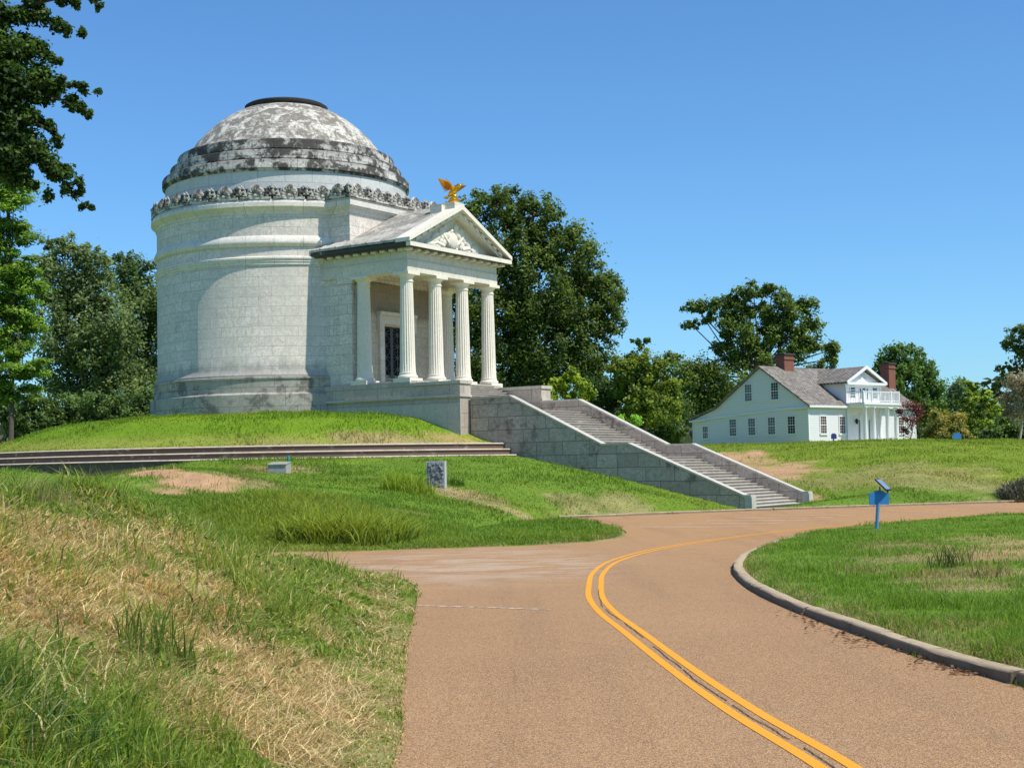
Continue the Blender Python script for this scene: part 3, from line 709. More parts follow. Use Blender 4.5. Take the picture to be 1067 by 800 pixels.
# entablature
m = MB(); yo, yi = 4.48, 3.6
m.box(6.3, 13.22, -yo, -yi, 13.28, 13.86).box(6.3, 13.22, yi, yo, 13.28, 13.86).box(12.36, 13.22, -yi, yi, 13.28, 13.86)
m.box(6.3, 13.26, -yo-.04, yo+.04, 13.86, 13.94).box(6.3, 13.2, -yo+.02, yo-.02, 13.94, 14.52).box(8.7, 12.4, -3.6, 3.6, 13.8, 13.88)
m.build('entablature', M['porch'], mem)
m = MB()
for k in range(13):
    y = -4.62+k*9.24/12; m.box(13.22, 13.62, y-.17, y+.17, 14.44, 14.56)
for s in (-1, 1):
    for k in range(10):
        x = 7.0+k*.66; y0, y1 = sorted((s*4.48, s*4.8)); m.box(x-.17, x+.17, y0, y1, 14.44, 14.56)
m.build('mutules', M['column'], mem)
MB().box(6.35, 13.86, -5.0, 5.0, 14.56, 14.66).box(6.35, 13.9, -5.06, 5.06, 14.66, 14.86).build('cornice', M['eave'], mem)
MB().box(13.62, 13.93, -5.09, 5.09, 14.6, 14.84).build('cornice_front', M['column'], mem)
MB().prism([(-4.6,14.86),(4.6,14.86),(0,17.05)], 11.5, 13.05, 'x').build('tympanum', M['porch'], mem)
sl = 2.5/5.09
def rake(y, lo, hi): return 14.88+(5.09-abs(y))*sl
m = MB()
for s in (-1, 1):
    m.prism([(s*5.15,14.85),(s*5.15,15.08),(0,17.6),(0,17.32)], 12.9, 13.93, 'x')
    m.prism([(s*4.75,14.86),(s*4.4,14.86),(0,17.02),(0,17.33)], 13.0, 13.62, 'x')
m.build('raking_cornice', M['column'], mem)
m = MB()
for s in (-1, 1):
    for k in range(7):
        y = s*(.55+k*.6); z = 14.86+(4.62-abs(y))*.49
        m.add([(13.1,y-.14,z-.02+s*.14*.49),(13.75,y-.14,z-.02+s*.14*.49),(13.75,y+.14,z-.02-s*.14*.49),(13.1,y+.14,z-.02-s*.14*.49),(13.1,y-.14,z+.14+s*.14*.49),(13.75,y-.14,z+.14+s*.14*.49),(13.75,y+.14,z+.14-s*.14*.49),(13.1,y+.14,z+.14-s*.14*.49)],
              [(3,2,1,0),(4,5,6,7),(0,1,5,4),(1,2,6,5),(2,3,7,6),(3,0,4,7)])
m.build('mutules', M['column'], mem)
m = MB()
for s in (-1, 1):
    m.prism([(s*5.12,14.9),(s*5.12,15.04),(0,17.56),(0,17.4)], 6.3, 12.92, 'x')
m.build('porch_roof', M['roof'], mem)
m = MB()
for k in range(6):
    x = 7.2+k*1.15
    for s in (-1, 1): m.prism([(s*5.12,15.03),(s*5.12,15.09),(0,17.61),(0,17.55)], x, x+.1, 'x')
m.prism([(-.25,17.42),(.25,17.42),(0,17.66)], 6.3, 12.9, 'x')
m.build('roof_ribs', M['roof'], mem)
# carved relief in the pediment
m = MB(); rr = random.Random(5)
for k in range(70):
    y = rr.uniform(-2.5, 2.5); z = 15.0+rr.random()*max(.12, 1.6*(1-abs(y)/2.8)); s = rr.uniform(.14, .28)
    m.ell((13.1, y, z), (.14, s, s*rr.uniform(.8, 1.4)), 9, 6, Matrix.Rotation(rr.uniform(-1, 1), 3, 'X'))
m.ell((13.12, 0, 15.5), (.2, .5, .55), 14, 8)
for s in (-1, 1):
    m.tube([(13.15, s*.5, 15.3), (13.15, s*.95, 15.8), (13.15, s*.85, 16.2), (13.12, s*.7, 16.3)], [.13, .12, .12, .14], 8)
    m.tube([(13.12, s*.9, 15.1), (13.12, s*1.6, 15.25), (13.12, s*2.3, 15.02)], [.16, .14, .09], 8)
    m.ell((13.12, s*1.2, 15.75), (.12, .16, .22), 8, 6)
m.build('pediment_relief', M['column'], mem, 60)
MB().box(12.15, 13.0, -.85, .85, 17.0, 17.62).box(12.3, 13.7, -.5, .5, 17.3, 17.74).build('apex_block', M['porch'], mem)
# podium with stair opening
m = MB()
m.box(6.5, 13.4, -4.64, 4.64, 4.5, 6.98).box(13.4, 16.85, -4.64, -3.62, 2.2, 6.86).box(13.4, 16.85, 3.62, 4.64, 2.2, 6.86).box(6.6, 13.4, -4.55, 4.55, 2.2, 4.5)
m.box(13.35, 16.0, -3.62, 3.62, 2.2, 5.0)
m.build('podium', M['podium'], mem)
m = MB()
for s in (-1, 1):
    y0, y1 = sorted((s*4.63, s*4.76)); m.box(6.5, 16.93, y0, y1, 6.0, 6.12)
    y0, y1 = sorted((s*4.63, s*4.70)); m.box(6.5, 16.9, y0, y1, 5.55, 5.66).box(6.5, 16.9, y0, y1, 2.2, 5.56)
    y0, y1 = sorted((s*3.55, s*4.71)); m.box(13.5, 16.92, y0, y1, 6.72, 6.9)
    y0, y1 = sorted((s*3.6, s*4.75)); m.box(16.83, 16.92, y0, y1, 6.0, 6.12)
m.build('podium_moulding', M['coping'], mem)
MB().box(8.72, 13.38, -4.5, 4.5, 6.97, 7.06).build('porch_floor', M['coping'], mem)
zb = ZB
# eagle
p = muv(13.0, 0)
eag = thing('eagle_statue', 'gilded eagle statue with raised wings perched on the tip of the temple pediment', 'statue', (p[0], p[1], 17.74), -MB_)
m = MB()
m.ell((0, 0, 17.9), (.5, .42, .22), 12, 6, None, .25, 1); m.ell((-.05, .02, 18.12), (.36, .32, .22), 12, 6, None, .3, 2); m.ell((.05, 0, 18.34), (.24, .24, .2), 10, 6, None, .25, 3)
m.build('rock_base', M['gold'], eag, 50); eag.scale = (.76, .76, .76); eag.location = (*(muv(13.15, .18)), 17.74)
m = MB()
m.tube([(-.55, 0, 18.42), (-.3, 0, 18.58), (0, 0, 18.78), (.22, 0, 18.98), (.36, 0, 19.12), (.46, 0, 19.2), (.56, 0, 19.2)], [.05, .2, .27, .24, .16, .135, .1], 12)
m.tube([(.54, 0, 19.2), (.66, 0, 19.18), (.7, 0, 19.1)], [.075, .05, .01], 8)
for k in range(5): m.tube([(-.45, (k-2)*.05, 18.46), (-.85, (k-2)*.11, 18.3)], [.06, .035], 6)
for s in (-1, 1): m.tube([(.05, s*.13, 18.66), (.08, s*.14, 18.45), (.12, s*.14, 18.4)], [.11, .05, .06], 8)
for s in (-1, 1):
    root = np.array([.12, s*.18, 18.95]); n = 14
    for k in range(n):
        t = k/(n-1)
        tip = np.array([-.1-.55*(1-t)*.5, s*(.55+1.2*t**.8), 18.72+.72*t**.9]); st = root+np.array([.02-.05*k*.1, s*.9*t*.62, .5*t*.62])
        ctr = (tip+st)/2+np.array([0, 0, .05])
        d = Vector(tip-st); L = d.length/2
        R = d.to_track_quat('Z', 'X').to_matrix()
        m.ell(ctr, (.04, .17, L+.14), 8, 6, R)
    m.tube([root, root+np.array([0, s*.45, .30]), root+np.array([-.02, s*.95, .58])], [.12, .09, .05], 8)
m.build('eagle', M['gold'], eag, 50)

# ================================================================== GRAND STAIRCASE
p = muv(33.6, 0); ZS = -.22
st = thing('grand_staircase', 'long straight flight of stone steps between low grey side walls, rising to the temple porch', 'staircase', (p[0], p[1], ZS), -MB_)
def U(u): return u-33.6
SW = 3.4
steps = []
def flight(u_hi, z_hi, u_lo, z_lo, n):
    tr = (u_lo-u_hi)/n; ri = (z_hi-z_lo)/n
    for i in range(n):
        # step i from the bottom: top at z_lo+ri*(i+1), front at u_lo - tr*i
        steps.append((u_lo-tr*(i+1)-.06, u_lo-tr*i, z_lo+ri*i-.35, z_lo+ri*(i+1)))
flight(26.8, 2.48, 33.3, -.24, 18)
steps.append((25.3-.1, 26.8, 2.0, 2.48))
flight(19.5, 5.22, 25.3, 2.48, 18)
steps.append((16.9-.1, 19.5, 4.6, 5.22))
flight(13.3, 7.02, 16.9, 5.22, 12)
rs = random.Random(3)
for a, b, z0, z1 in steps:
    dz = rs.uniform(-.012, .012); dy = rs.uniform(-.03, .03); w = SW if a < 16.8 else SW+.02
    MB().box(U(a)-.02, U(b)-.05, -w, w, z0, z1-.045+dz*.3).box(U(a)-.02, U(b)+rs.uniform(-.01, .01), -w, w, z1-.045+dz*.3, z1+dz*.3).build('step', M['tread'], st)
MB().prism([(U(33.2),-1.),(U(33.2),-.5),(U(26.8),1.9),(U(25.3),1.9),(U(19.5),4.5),(U(13.5),4.6),(U(13.5),-1.)], -3.38, 3.38).build('stair_core', M['stair'], st)
def cheek_poly(d=0, e=0): return [(16.95, 5.98+d),(19.55+e, 5.98+d),(25.3+e, 3.2+d),(26.85+e, 3.2+d),(33.25+e, .5+d),(33.62, .5+d)]
for s in (-1, 1):
    top = cheek_poly(-.1)
    poly = [(U(u), z) for u, z in top]+[(U(33.6), -.9),(U(16.95), -.9)]
    y0, y1 = sorted((s*3.38, s*3.8))
    ck = MB().prism(poly, y0, y1).build('side_wall', M['stair'], st)
    hi = cheek_poly(0); lo = cheek_poly(-.1)
    poly2 = [(U(u), z) for u, z in hi]+[(U(u), z) for u, z in lo[::-1]]
    y0, y1 = sorted((s*3.34, s*3.86)); MB().prism(poly2, y0, y1).build('coping', M['coping'], ck)
    y0, y1 = sorted((s*3.34, s*3.86)); MB().box(U(33.3), U(33.66), y0, y1, -.9, .399).build('end_post', M['coping'], ck)

# ================================================================== ROUND TERRACE STEPS
te = thing('terrace_steps', 'three low stone steps with shaded risers curving round the foot of the grass mound', 'terrace', (MC[0], MC[1], 2.45), -MB_)
aa = math.asin(3.85/20)
for r, z, zl in ((19.6,3.41,2.9),(20.0,3.09,2.6),(20.42,2.77,.9)):
    a0, a1 = aa, 2*PI-aa
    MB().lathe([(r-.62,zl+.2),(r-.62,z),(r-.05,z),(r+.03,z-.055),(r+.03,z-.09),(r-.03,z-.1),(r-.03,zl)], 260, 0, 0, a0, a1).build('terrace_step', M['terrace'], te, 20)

# ================================================================== WHITE HOUSE
TH = math.radians(40); HA = np.array([28.753, 140.0]); HZ = 3.4
ho = thing('clapboard_house', 'white clapboard house with shingled roof, columned porch and balcony on the right hill', 'house', (HA[0], HA[1], HZ), TH)
HL = 17.7
body = [(0,2.6),(15.2,2.6),(15.2,6.72),(11.9,7.72),(5.9,11.6),(0,7.62)]
MB().prism(body, 0, HL, 'x').build('wall', M['clap'], ho)
m = MB()
m.prism([(-.42,7.38),(-.42,7.55),(5.9,11.82),(5.9,11.63)], -.28, HL+.28, 'x').prism([(5.9,11.63),(5.9,11.82),(11.9,7.92),(15.6,6.86),(15.6,6.70),(11.9,7.74)], -.28, HL+.28, 'x')
roof = m.build('roof', M['shingle'], ho)
m = MB()
m.box(-.3, HL+.3, -.47, -.40, 7.36, 7.56)
m.prism([(-.03,7.42),(-.03,7.62),(15.25,6.72),(15.25,6.52)], -.10, -.003, 'x')
m.prism([(-.05,7.28),(-.05,7.42),(1.8,7.36),(1.8,7.22)], -.3, -.104, 'x').prism([(13.2,6.55),(13.2,6.70),(15.5,6.62),(15.5,6.47)], -.3, -.104, 'x')
m.box(-.05, .12, -.05, -.003, 2.6, 7.38).box(-.06, -.003, -.055, .12, 2.6, 7.36).box(HL-.12, HL+.05, -.05, -.003, 2.6, 7.38).box(-.06, -.003, 15.1, 15.25, 2.6, 6.5)
m.box(0.12, HL-.12, -.04, -.003, 7.1, 7.38)
m.build('trim', M['trim'], ho)
for (x0, x1, y0, y1, z0, z1) in ((3.0, 4.5, 5.2, 6.3, 9.5, 13.0), (HL-.4, HL+.75, 2.8, 3.9, 2.6, 12.35)):
    c = MB().box(x0, x1, y0, y1, z0, z1).box(x0-.08, x1+.08, y0-.08, y1+.08, z1-.5, z1-.3).build('chimney', M['brick'], roof)
    MB().box(x0-.12, x1+.12, y0-.12, y1+.12, z1, z1+.14).build('chimney_cap', M['cap'], ho)
def face(wall):
    if wall == 'front': return lambda a, b, z: (a, -b, z)
    return lambda a, b, z: (-b, a, z)
def wbox(m, f, a0, a1, b0, b1, z0, z1):
    p = [f(a0, b0, z0), f(a1, b1, z1)]; lo = np.minimum(*p); hi = np.maximum(*p); m.box(lo[0], hi[0], lo[1], hi[1], lo[2], hi[2])
def window(wall, a0, a1, z0, z1, glass, rows=4, cols=2, b0=0.):
    f = face(wall); m = MB(); t = .11
    wbox(m, f, a0-t, a0, b0+.004, b0+.07, z0-t, z1+t); wbox(m, f, a1, a1+t, b0+.004, b0+.07, z0-t, z1+t)
    wbox(m, f, a0, a1, b0+.004, b0+.07, z1, z1+t); wbox(m, f, a0-t-.04, a1+t+.04, b0+.004, b0+.12, z0-t-.06, z0)
    w = m.build('window', M['trim'], ho)
    m = MB(); wbox(m, f, a0, a1, b0+.008, b0+.02, z0, z1); m.build('pane', glass, w)
    m = MB(); k = .03
    for i in range(1, rows):
        z = z0+(z1-z0)*i/rows; kk = .035 if i*2 == rows else .012; wbox(m, f, a0, a1, b0+.022, b0+.045, z-kk, z+kk)
    for i in range(1, cols):
        a = a0+(a1-a0)*i/cols; wbox(m, f, a-.011, a+.011, b0+.023, b0+.044, z0, z1)
    m.build('glazing_bars', M['trim'], w)
for a in (2.25, 5.25, 15.1): window('front', a-.45, a+.45, 4.85, 6.5, M['curtain_glass'], 6, 3)
for a in (2.08, 4.58, 7.15, 9.66): window('gable', a-.44, a+.44, 4.9, 6.55, M['glass'], 6, 3)
window('gable', 13.1, 13.8, 4.75, 5.95, M['glass'], 4, 3)
for a in (4.06, 7.48): window('gable', a-.44, a+.44, 8.35, 10.0, M['glass'], 6, 3)
# dormer over the porch
d0, d1 = 5.95, 11.75; dc = (d0+d1)/2
dm = MB().prism([(d0,7.5),(d1,7.5),(d1,9.95),(dc,11.2),(d0,9.95)], -.06, 4.2, 'y').build('dormer', M['clap'], ho)
m = MB()
for s in (-1, 1):
    e = dc+s*3.25
    m.prism([(e,9.82),(e,9.98),(dc,11.62),(dc,11.44)], -.5, 6.0, 'y')
m.build('dormer_roof', M['shingle'], dm)
m = MB()
for s in (-1, 1):
    e = dc+s*3.3; m.prism([(e,9.76),(e,10.02),(dc,11.68),(dc,11.36)], -.62, -.5, 'y')
m.box(d0-.3, d1+.3, -.60, -.064, 9.72, 9.96).box(d0-.1, d1+.1, -.12, -.064, 9.45, 9.72)
m.box(d0-.03, d0+.2, -.12, -.064, 7.9, 9.45).box(d1-.2, d1+.03, -.12, -.064, 7.9, 9.45)
m.build('pediment', M['trim'], dm)
m = MB().lathe([(.42,-.02),(.5,-.02),(.5,.03),(.42,.03)], 16, 0, 0, 0, PI)
m.v = [(dc+x, -.1+z, 10.2+y) for x, y, z in m.v]; m.build('fanlight_arch', M['trim'], dm)
MB().box(dc-.3, dc+.3, -.075, -.065, 10.12, 10.5).build('fanlight', M['clap'], dm)
def dwin(a0, a1, z0, z1, g):
    w = MB().box(a0-.09, a0, -.14, -.064, z0, z1).box(a1, a1+.09, -.14, -.064, z0, z1).box(a0-.09, a1+.09, -.14, -.064, z1, z1+.09).build('window', M['trim'], ho)
    MB().box(a0, a1, -.09, -.068, z0, z1).build('pane', g, w)
    m = MB()
    for i in range(1, 4): z = z0+(z1-z0)*i/4; m.box(a0, a1, -.11, -.092, z-.03, z+.03)
    m.build('glazing_bars', M['trim'], w)
dwin(6.65, 7.4, 8.45, 9.45, M['green_glass']); dwin(10.3, 11.05, 8.45, 9.45, M['green_glass'])
dw = MB().box(8.1, 9.6, -.12, -.066, 7.9, 9.5).build('balcony_door', M['trim'], ho)
MB().box(8.18, 8.38, -.14, -.122, 8.3, 9.35).box(9.3, 9.5, -.14, -.122, 8.3, 9.35).box(8.62, 9.08, -.14, -.122, 9.1, 9.38).build('pane', M['glass'], dw)
# porch
px0, px1, py = 5.95, 11.7, -2.15
po = MB().box(px0-.1, px1+.1, py-.15, -.004, 7.42, 7.62).box(px0-.2, px1+.2, py-.25, -.004, 7.62, 7.86).build('porch_beam', M['trim'], ho)
MB().box(px0-.3, px1+.3, py-.35, -.004, 2.7, 3.5).build('porch_deck', M['trim'], ho)
for x in (6.25, 7.62, 9.95, 11.4):
    MB().lathe([(.29,3.5),(.29,3.62),(.23,3.68),(.22,5.2),(.18,7.2),(.22,7.25),(.27,7.33),(.27,7.42)], 20, x, py+.1).build('porch_column', M['trim'], ho, 40)
for x in (6.1, 11.5): MB().box(x-.16, x+.16, -.16, -.004, 3.5, 7.42).build('porch_pilaster', M['trim'], ho)
m = MB(); zt = 8.88
m.box(px0-.1, px1+.1, py-.1, py-.02, zt, zt+.08).box(px0-.1, px0-.02, py-.1, -.06, zt, zt+.08).box(px1+.02, px1+.1, py-.1, -.06, zt, zt+.08).box(px0-.1, px1+.1, py-.09, py-.03, 7.98, 8.04)
for x in (px0-.06, (px0+px1)/2-1.6, (px0+px1)/2+1.6, px1+.06): m.box(x-.07, x+.07, py-.13, py+.01, 7.86, zt+.16)
bal = m.build('balcony_rail', M['trim'], ho)
m = MB()
for x in np.arange(px0+.1, px1, .2): m.box(x-.022, x+.022, py-.082, py-.038, 8.0, zt)
for y in np.arange(py+.1, -.1, .2):
    for x in (px0-.06, px1+.06): m.box(x-.022, x+.022, y-.022, y+.022, 7.86, zt)
m.build('balusters', M['trim'], bal)
fd = MB().box(8.1, 9.5, -.09, -.004, 3.5, 6.7).box(7.85, 8.08, -.06, -.004, 3.5, 6.4).box(9.52, 9.75, -.06, -.004, 3.5, 6.4).build('front_door', M['trim'], ho)
MB().box(7.9, 8.04, -.075, -.062, 4.2, 6.2).box(9.56, 9.7, -.075, -.062, 4.2, 6.2).build('sidelight', M['glass'], fd)
for x in (7.4, 10.2):
    MB().lathe([(.02,5.75),(.12,5.85),(.16,6.15),(.1,6.25),(.02,6.35)], 8, x, -.2).box(x-.03, x+.03, -.2, -.004, 6.0, 6.06).build('wall_lantern', M['blackmetal'], ho)

# ================================================================== SMALL THINGS
def gp(px, py): p = hit(px, py); return np.array([p[0], p[1], h1(p[0], p[1])])
p = gp(455, 508); sc_ = p[1]/F
smk = thing('stone_marker', 'upright rough grey granite marker stone standing in the grass below the steps', 'stone marker', tuple(p), -.18)
z = p[2]; w, h, d = .41, 27*sc_, .17
m = MB(); nu, nv = 12, 14; vs = []
rq = random.Random(9)
for j in range(nv+1):
    for i in range(nu+1):
        e = (0 < i < nu) and (0 < j < nv)
        vs.append((-w+.05+(2*w-.1)*i/nu, -d-(rq.uniform(0, .07) if e else 0), z-.1+(h-.05+.1)*j/nv))
m.add(vs, [(j*(nu+1)+i, j*(nu+1)+i+1, (j+1)*(nu+1)+i+1, (j+1)*(nu+1)+i) for j in range(nv) for i in range(nu)])
m.build('rough_face', M['granite'], smk)
MB().box(-w, w, -d+.002, d, z-.15, z+h).build('block', M['granite_edge'], smk)
p = gp(291, 492.5); z = p[2]
ub = thing('utility_box', 'low pale grey utility box lying in the grass left of the stone marker', 'utility box', tuple(p), -.25)
sc_ = p[1]/F; w = 11*sc_; h = 11*sc_
m = MB().add([(-w,-.3,z-.05),(w,-.3,z-.05),(w,.3,z-.05),(-w,.3,z-.05),(-w*.92,-.26,z+h*.72),(w*.92,-.26,z+h*.72),(w*.92,.26,z+h*.95),(-w*.92,.26,z+h*.95)], [(3,2,1,0),(4,5,6,7),(0,1,5,4),(1,2,6,5),(2,3,7,6),(3,0,4,7)])
m.build('box_body', M['box'], ub)
m = MB().add([(-w*.97,-.31,z+h*.72),(w*.97,-.31,z+h*.72),(w*.97,.3,z+h*.95),(-w*.97,.3,z+h*.95),(-w*.97,-.31,z+h*.8),(w*.97,-.31,z+h*.8),(w*.97,.3,z+h*1.03),(-w*.97,.3,z+h*1.03)], [(3,2,1,0),(4,5,6,7),(0,1,5,4),(1,2,6,5),(2,3,7,6),(3,0,4,7)])
m.build('lid', M['box'], ub)
p2 = at(300.5, 489, p[1]+.9); p2[2] = h1(p2[0], p2[1])
mk = MB().lathe([(.001,-.1),(.06,-.1),(.06,.46),(.065,.46),(.065,.62),(.05,.68),(.001,.7)], 12).build('marker_post', M['teal'], None, 40); mk.location = p2
tag(mk, 'short teal plastic marker post just behind the grey utility box', 'post')
# blue sign with solar panel
p = gp(913.5, 551); z = p[2]; sc_ = p[1]/F
sg = thing('wayside_sign', 'blue metal roadside sign on a leaning post with a small solar panel on top', 'sign', tuple(p), .12)
hp = 28*sc_
MB().tube([(-.02, 0, z-.2), (.07, 0, z+hp)], [.05, .05], 10).build('post', M['bluepost'], sg, 60)
m = MB(); w = 10.5*sc_; zt0, zt1 = z+25*sc_, z+37*sc_
m.box(.09-w, .09+w, -.03, .01, zt0, zt1); m.lathe([(.001,-.015),(.13,-.015),(.13,.02),(.001,.02)], 18, 0, 0, 0, PI)
k = 19*4; m.v[-k:] = [(.09+x*1.3, zz*.8-.01, zt1+y*.55) for x, y, zz in m.v[-k:]]
m.build('sign_board', M['blue'], sg)
m = MB(); zs = z+39*sc_
m.tube([(.14, .03, zt1-.1), (.14, .03, zs+.12)], [.018, .018], 6).tube([(.36, .03, zt1-.1), (.36, .03, zs+.02)], [.018, .018], 6)
m.build('bracket', M['blackmetal'], sg)
A = np.array([(-.10, .02, zs+.36), (.20, -.12, zs+.36), (.44, -.12, zs+.06), (.14, .02, zs+.06)])
c0_ = np.array((.22, .02, zs+.16)); d2_ = np.array((.13, .14, 0)); d1_ = np.array((.115, -.11, -.15)); A = [c0_-d1_-d2_, c0_-d1_+d2_, c0_+d1_+d2_, c0_+d1_-d2_]
n = np.cross(A[1]-A[0], A[3]-A[0]); n /= np.linalg.norm(n)
if n[2] < 0: n = -n
cA = sum(A)/4
pan = MB().add([a for a in A]+[a+n*.03 for a in A], [(0,1,2,3),(7,6,5,4),(0,4,5,1),(1,5,6,2),(2,6,7,3),(3,7,4,0)]).build('solar_panel', M['blackmetal'], sg)
MB().add([cA+(a-cA)*.88+n*.034 for a in A], [(0,1,2,3)]).build('solar_cells', M['solar'], pan)
# small navy sign before the house, blue sign far right
def small_sign(px, py, Y, hh, bw, bh, label, bm, pm, rz):
    p = at(px, py, Y); p[2] = h1(p[0], p[1]); top = at(px, py-hh, Y)[2]
    t_ = thing('notice_sign', label, 'sign', tuple(p), rz)
    z = p[2]; top = max(top, z+.8)
    MB().box(-.05, .05, -.05, .05, z-.2, top-bh*.3).build('post', pm, t_)
    MB().box(-bw/2, bw/2, -.09, -.052, top-bh, top).box(-bw*.32, bw*.32, -.09, -.052, top, top+bh*.22).build('sign_board', bm, t_)
small_sign(868.6, 463, 134, 10.5, .62, .42, 'small navy blue sign on a thin post in front of the white house', M['navy'], M['bluepost'], .45)
small_sign(997.5, 466.5, 124, 11, .72, .44, 'small bright blue sign before the bushes on the right hilltop', M['blue'], M['bluepost'], .1)

# ================================================================== TREES
def leaves(centres, outs, size, cols, upb=.6, outb=.5, aspect=.62, rngl=rng):
    n = len(centres)
    nr = rngl.normal(size=(n, 3)); nr /= np.linalg.norm(nr, axis=1)[:, None]
    nrm = nr*.9+outs*outb; nrm[:, 2] += upb; nrm /= np.linalg.norm(nrm, axis=1)[:, None]
    d = np.cross(nrm, rngl.normal(size=(n, 3))); d /= np.linalg.norm(d, axis=1)[:, None]
    s = np.cross(nrm, d); sz = (size*rngl.uniform(.6, 1.35, n))[:, None]
    v = np.empty((n, 4, 3)); v[:, 0] = centres-d*sz*.5; v[:, 1] = centres+s*sz*.5*aspect+nrm*sz*.06; v[:, 2] = centres+d*sz*.5; v[:, 3] = centres-s*sz*.5*aspect+nrm*sz*.06
    return v.reshape(-1, 3), np.repeat(cols, 4, 0)
def tree(name, label, cat, base, ells, Y, n, size, c_dark, c_light, trunk_r, group=None, upb=.6, flat=1., clump=.3, seed=1, fill=.55, bark=None, depth=1., trunk_top=None, parts=('crown', 'trunk'), aspect=.62, bright=2.5, limb=1., chains=None):
    rg = np.random.default_rng(seed); rr = random.Random(seed)
    bx, by = base; bz = h1(bx, by)
    root = thing(name, label, cat, (bx, by, bz), 0, group)
    C_, R_ = [], []
    for e in ells:
        px, py, rx, ry = e[:4]; yo = e[4] if len(e) > 4 else rg.uniform(-.25, .25)*rx*Y/F*1.4
        c = at(px, py, Y+yo); C_.append(c); R_.append(np.array([rx*(Y+yo)/F, max(rx, ry)*depth*Y/F*.9, ry*(Y+yo)/F]))
    wts = np.array([r[0]*r[2]+.0*r[1] for r in R_])**.9; wts /= wts.sum()
    cc, oo, colr = [], [], []; limbs = []
    for c, r, w in zip(C_, R_, wts):
        k = int(n*w); nc = max(5, int(13*(r[0]*r[2])**.5/(clump*3.2)))
        dirs = rg.normal(size=(nc, 3)); dirs /= np.linalg.norm(dirs, axis=1)[:, None]
        rad = rg.uniform(fill, 1.0, nc)
        cen = c+dirs*r*rad[:, None]*.92
        cr = clump*min(r[0], r[2])*rg.uniform(.55, 1.35, nc)
        tone = rg.uniform(0, 1, nc)
        pick = rg.integers(0, nc, k)
        off = rg.normal(size=(k, 3))*.52; off[:, 2] *= flat
        pos = cen[pick]+off*cr[pick][:, None]
        out = (pos-c)/r; out /= np.linalg.norm(out, axis=1)[:, None]+1e-6
        local = off/(np.linalg.norm(off, axis=1)[:, None]+1e-6)
        t = np.clip(tone[pick]*.75+rg.normal(0, .18, k)+.25*off[:, 2], 0, 1)[:, None]
        cc.append(pos); oo.append(out*.5+local*.5); colr.append(c_dark*(1-t)+c_light*t)
        limbs += [(c, q) for q in cen[:max(2, nc//4)]]
    cc = np.vstack(cc); oo = np.vstack(oo); colr = np.vstack(colr)*bright
    v, cv = leaves(cc, oo, size, colr, upb, .55, aspect, rngl=rg)
    v = v-np.array([bx, by, bz])
    o = bulk(parts[0], v, [(len(v)//4, 4)], M['leaf'], cv, root, loops=np.arange(len(v)))
    # trunk and limbs
    m = MB(); P = lambda q: np.asarray(q)-np.array([bx, by, bz])
    top = np.mean(C_, 0) if trunk_top is None else np.asarray(trunk_top); b = np.array([bx, by, bz-.3])
    midp = b*.5+top*.5+np.array([rr.uniform(-.3, .3), 0, 0])
    m.tube([P(b), P(b+np.array([0, 0, .8])), P(midp), P(top)], [trunk_r*1.4, trunk_r, trunk_r*.75, trunk_r*.4], 9)
    for ch in (chains or []):
        pp = [at(a_, b_, Y) for a_, b_ in ch]; m.tube([P(q) for q in pp], list(np.linspace(.07, .010, len(pp))), 5)
    if chains: C_, limbs = [], []
    for c in C_:
        s = b*.35+top*.65 if rr.random() < .5 else midp
        k = (s+c)/2+np.array([rr.uniform(-.4, .4), 0, .3])
        m.tube([P(s), P(k), P(c)], [trunk_r*.42*limb, trunk_r*.28*limb, trunk_r*.14*limb], 6)
    for c, q in limbs:
        m.tube([P(c), P((c+q)/2+np.array([0, 0, .15])), P(q)], [trunk_r*.15*limb, trunk_r*.09*limb, trunk_r*.03*limb], 4, False)
    m.build(parts[1], bark or M['bark'], None, 60).parent = root
    return root
D = lambda *a: np.array(a)
OAKD, OAKL = D(.018,.034,.008), D(.085,.115,.022)
def gxy(px, Y): d = ray(px, 450)*Y; return (d[0], d[1])
# near tree whose branches reach into the top left corner
ov = []; ovc = []; ro = random.Random(12)
for tx, ty, sx, sy, k, w0 in ((110,1,20,10,7,11),(96,118,10,95,9,13),(84,30,0,20,7,13),(88,212,20,150,9,12),(80,188,0,150,9,13),(62,140,-10,120,8,15),(60,62,-20,50,7,17),(100,100,30,85,6,10),(45,205,-10,165,7,15),(30,170,-30,130,7,20)):
    ovc.append([(sx-60, sy+10)]+[(sx+(tx-sx)*t-3, sy+(ty-sy)*t-7*math.sin(PI*t)) for t in np.linspace(0, .97, 8)])
    for q in range(k):
        t = (q+1)/k; b = 12*math.sin(PI*t)
        ov.append((sx+(tx-sx)*t+ro.uniform(-6, 6), sy+(ty-sy)*t-b*.6+ro.uniform(-6, 6), w0*(1.5-.85*t)*ro.uniform(.8, 1.2), w0*(1.15-.6*t)*ro.uniform(.7, 1.2)))
ov += [(-5,25,50,30),(22,88,34,24),(2,130,34,34),(8,55,36,24),(-60,60,70,90),(-120,140,80,110),(-40,160,40,50)]
tree('overhanging_tree', 'large dark-leaved tree reaching branches into the top left corner', 'tree', gxy(-190, 30), ov, 29, 85000, .10, D(.010,.022,.005), D(.042,.075,.013), .34, clump=.5, seed=21, fill=.1, depth=.9, trunk_top=at(-130, 60, 30), chains=ovc)
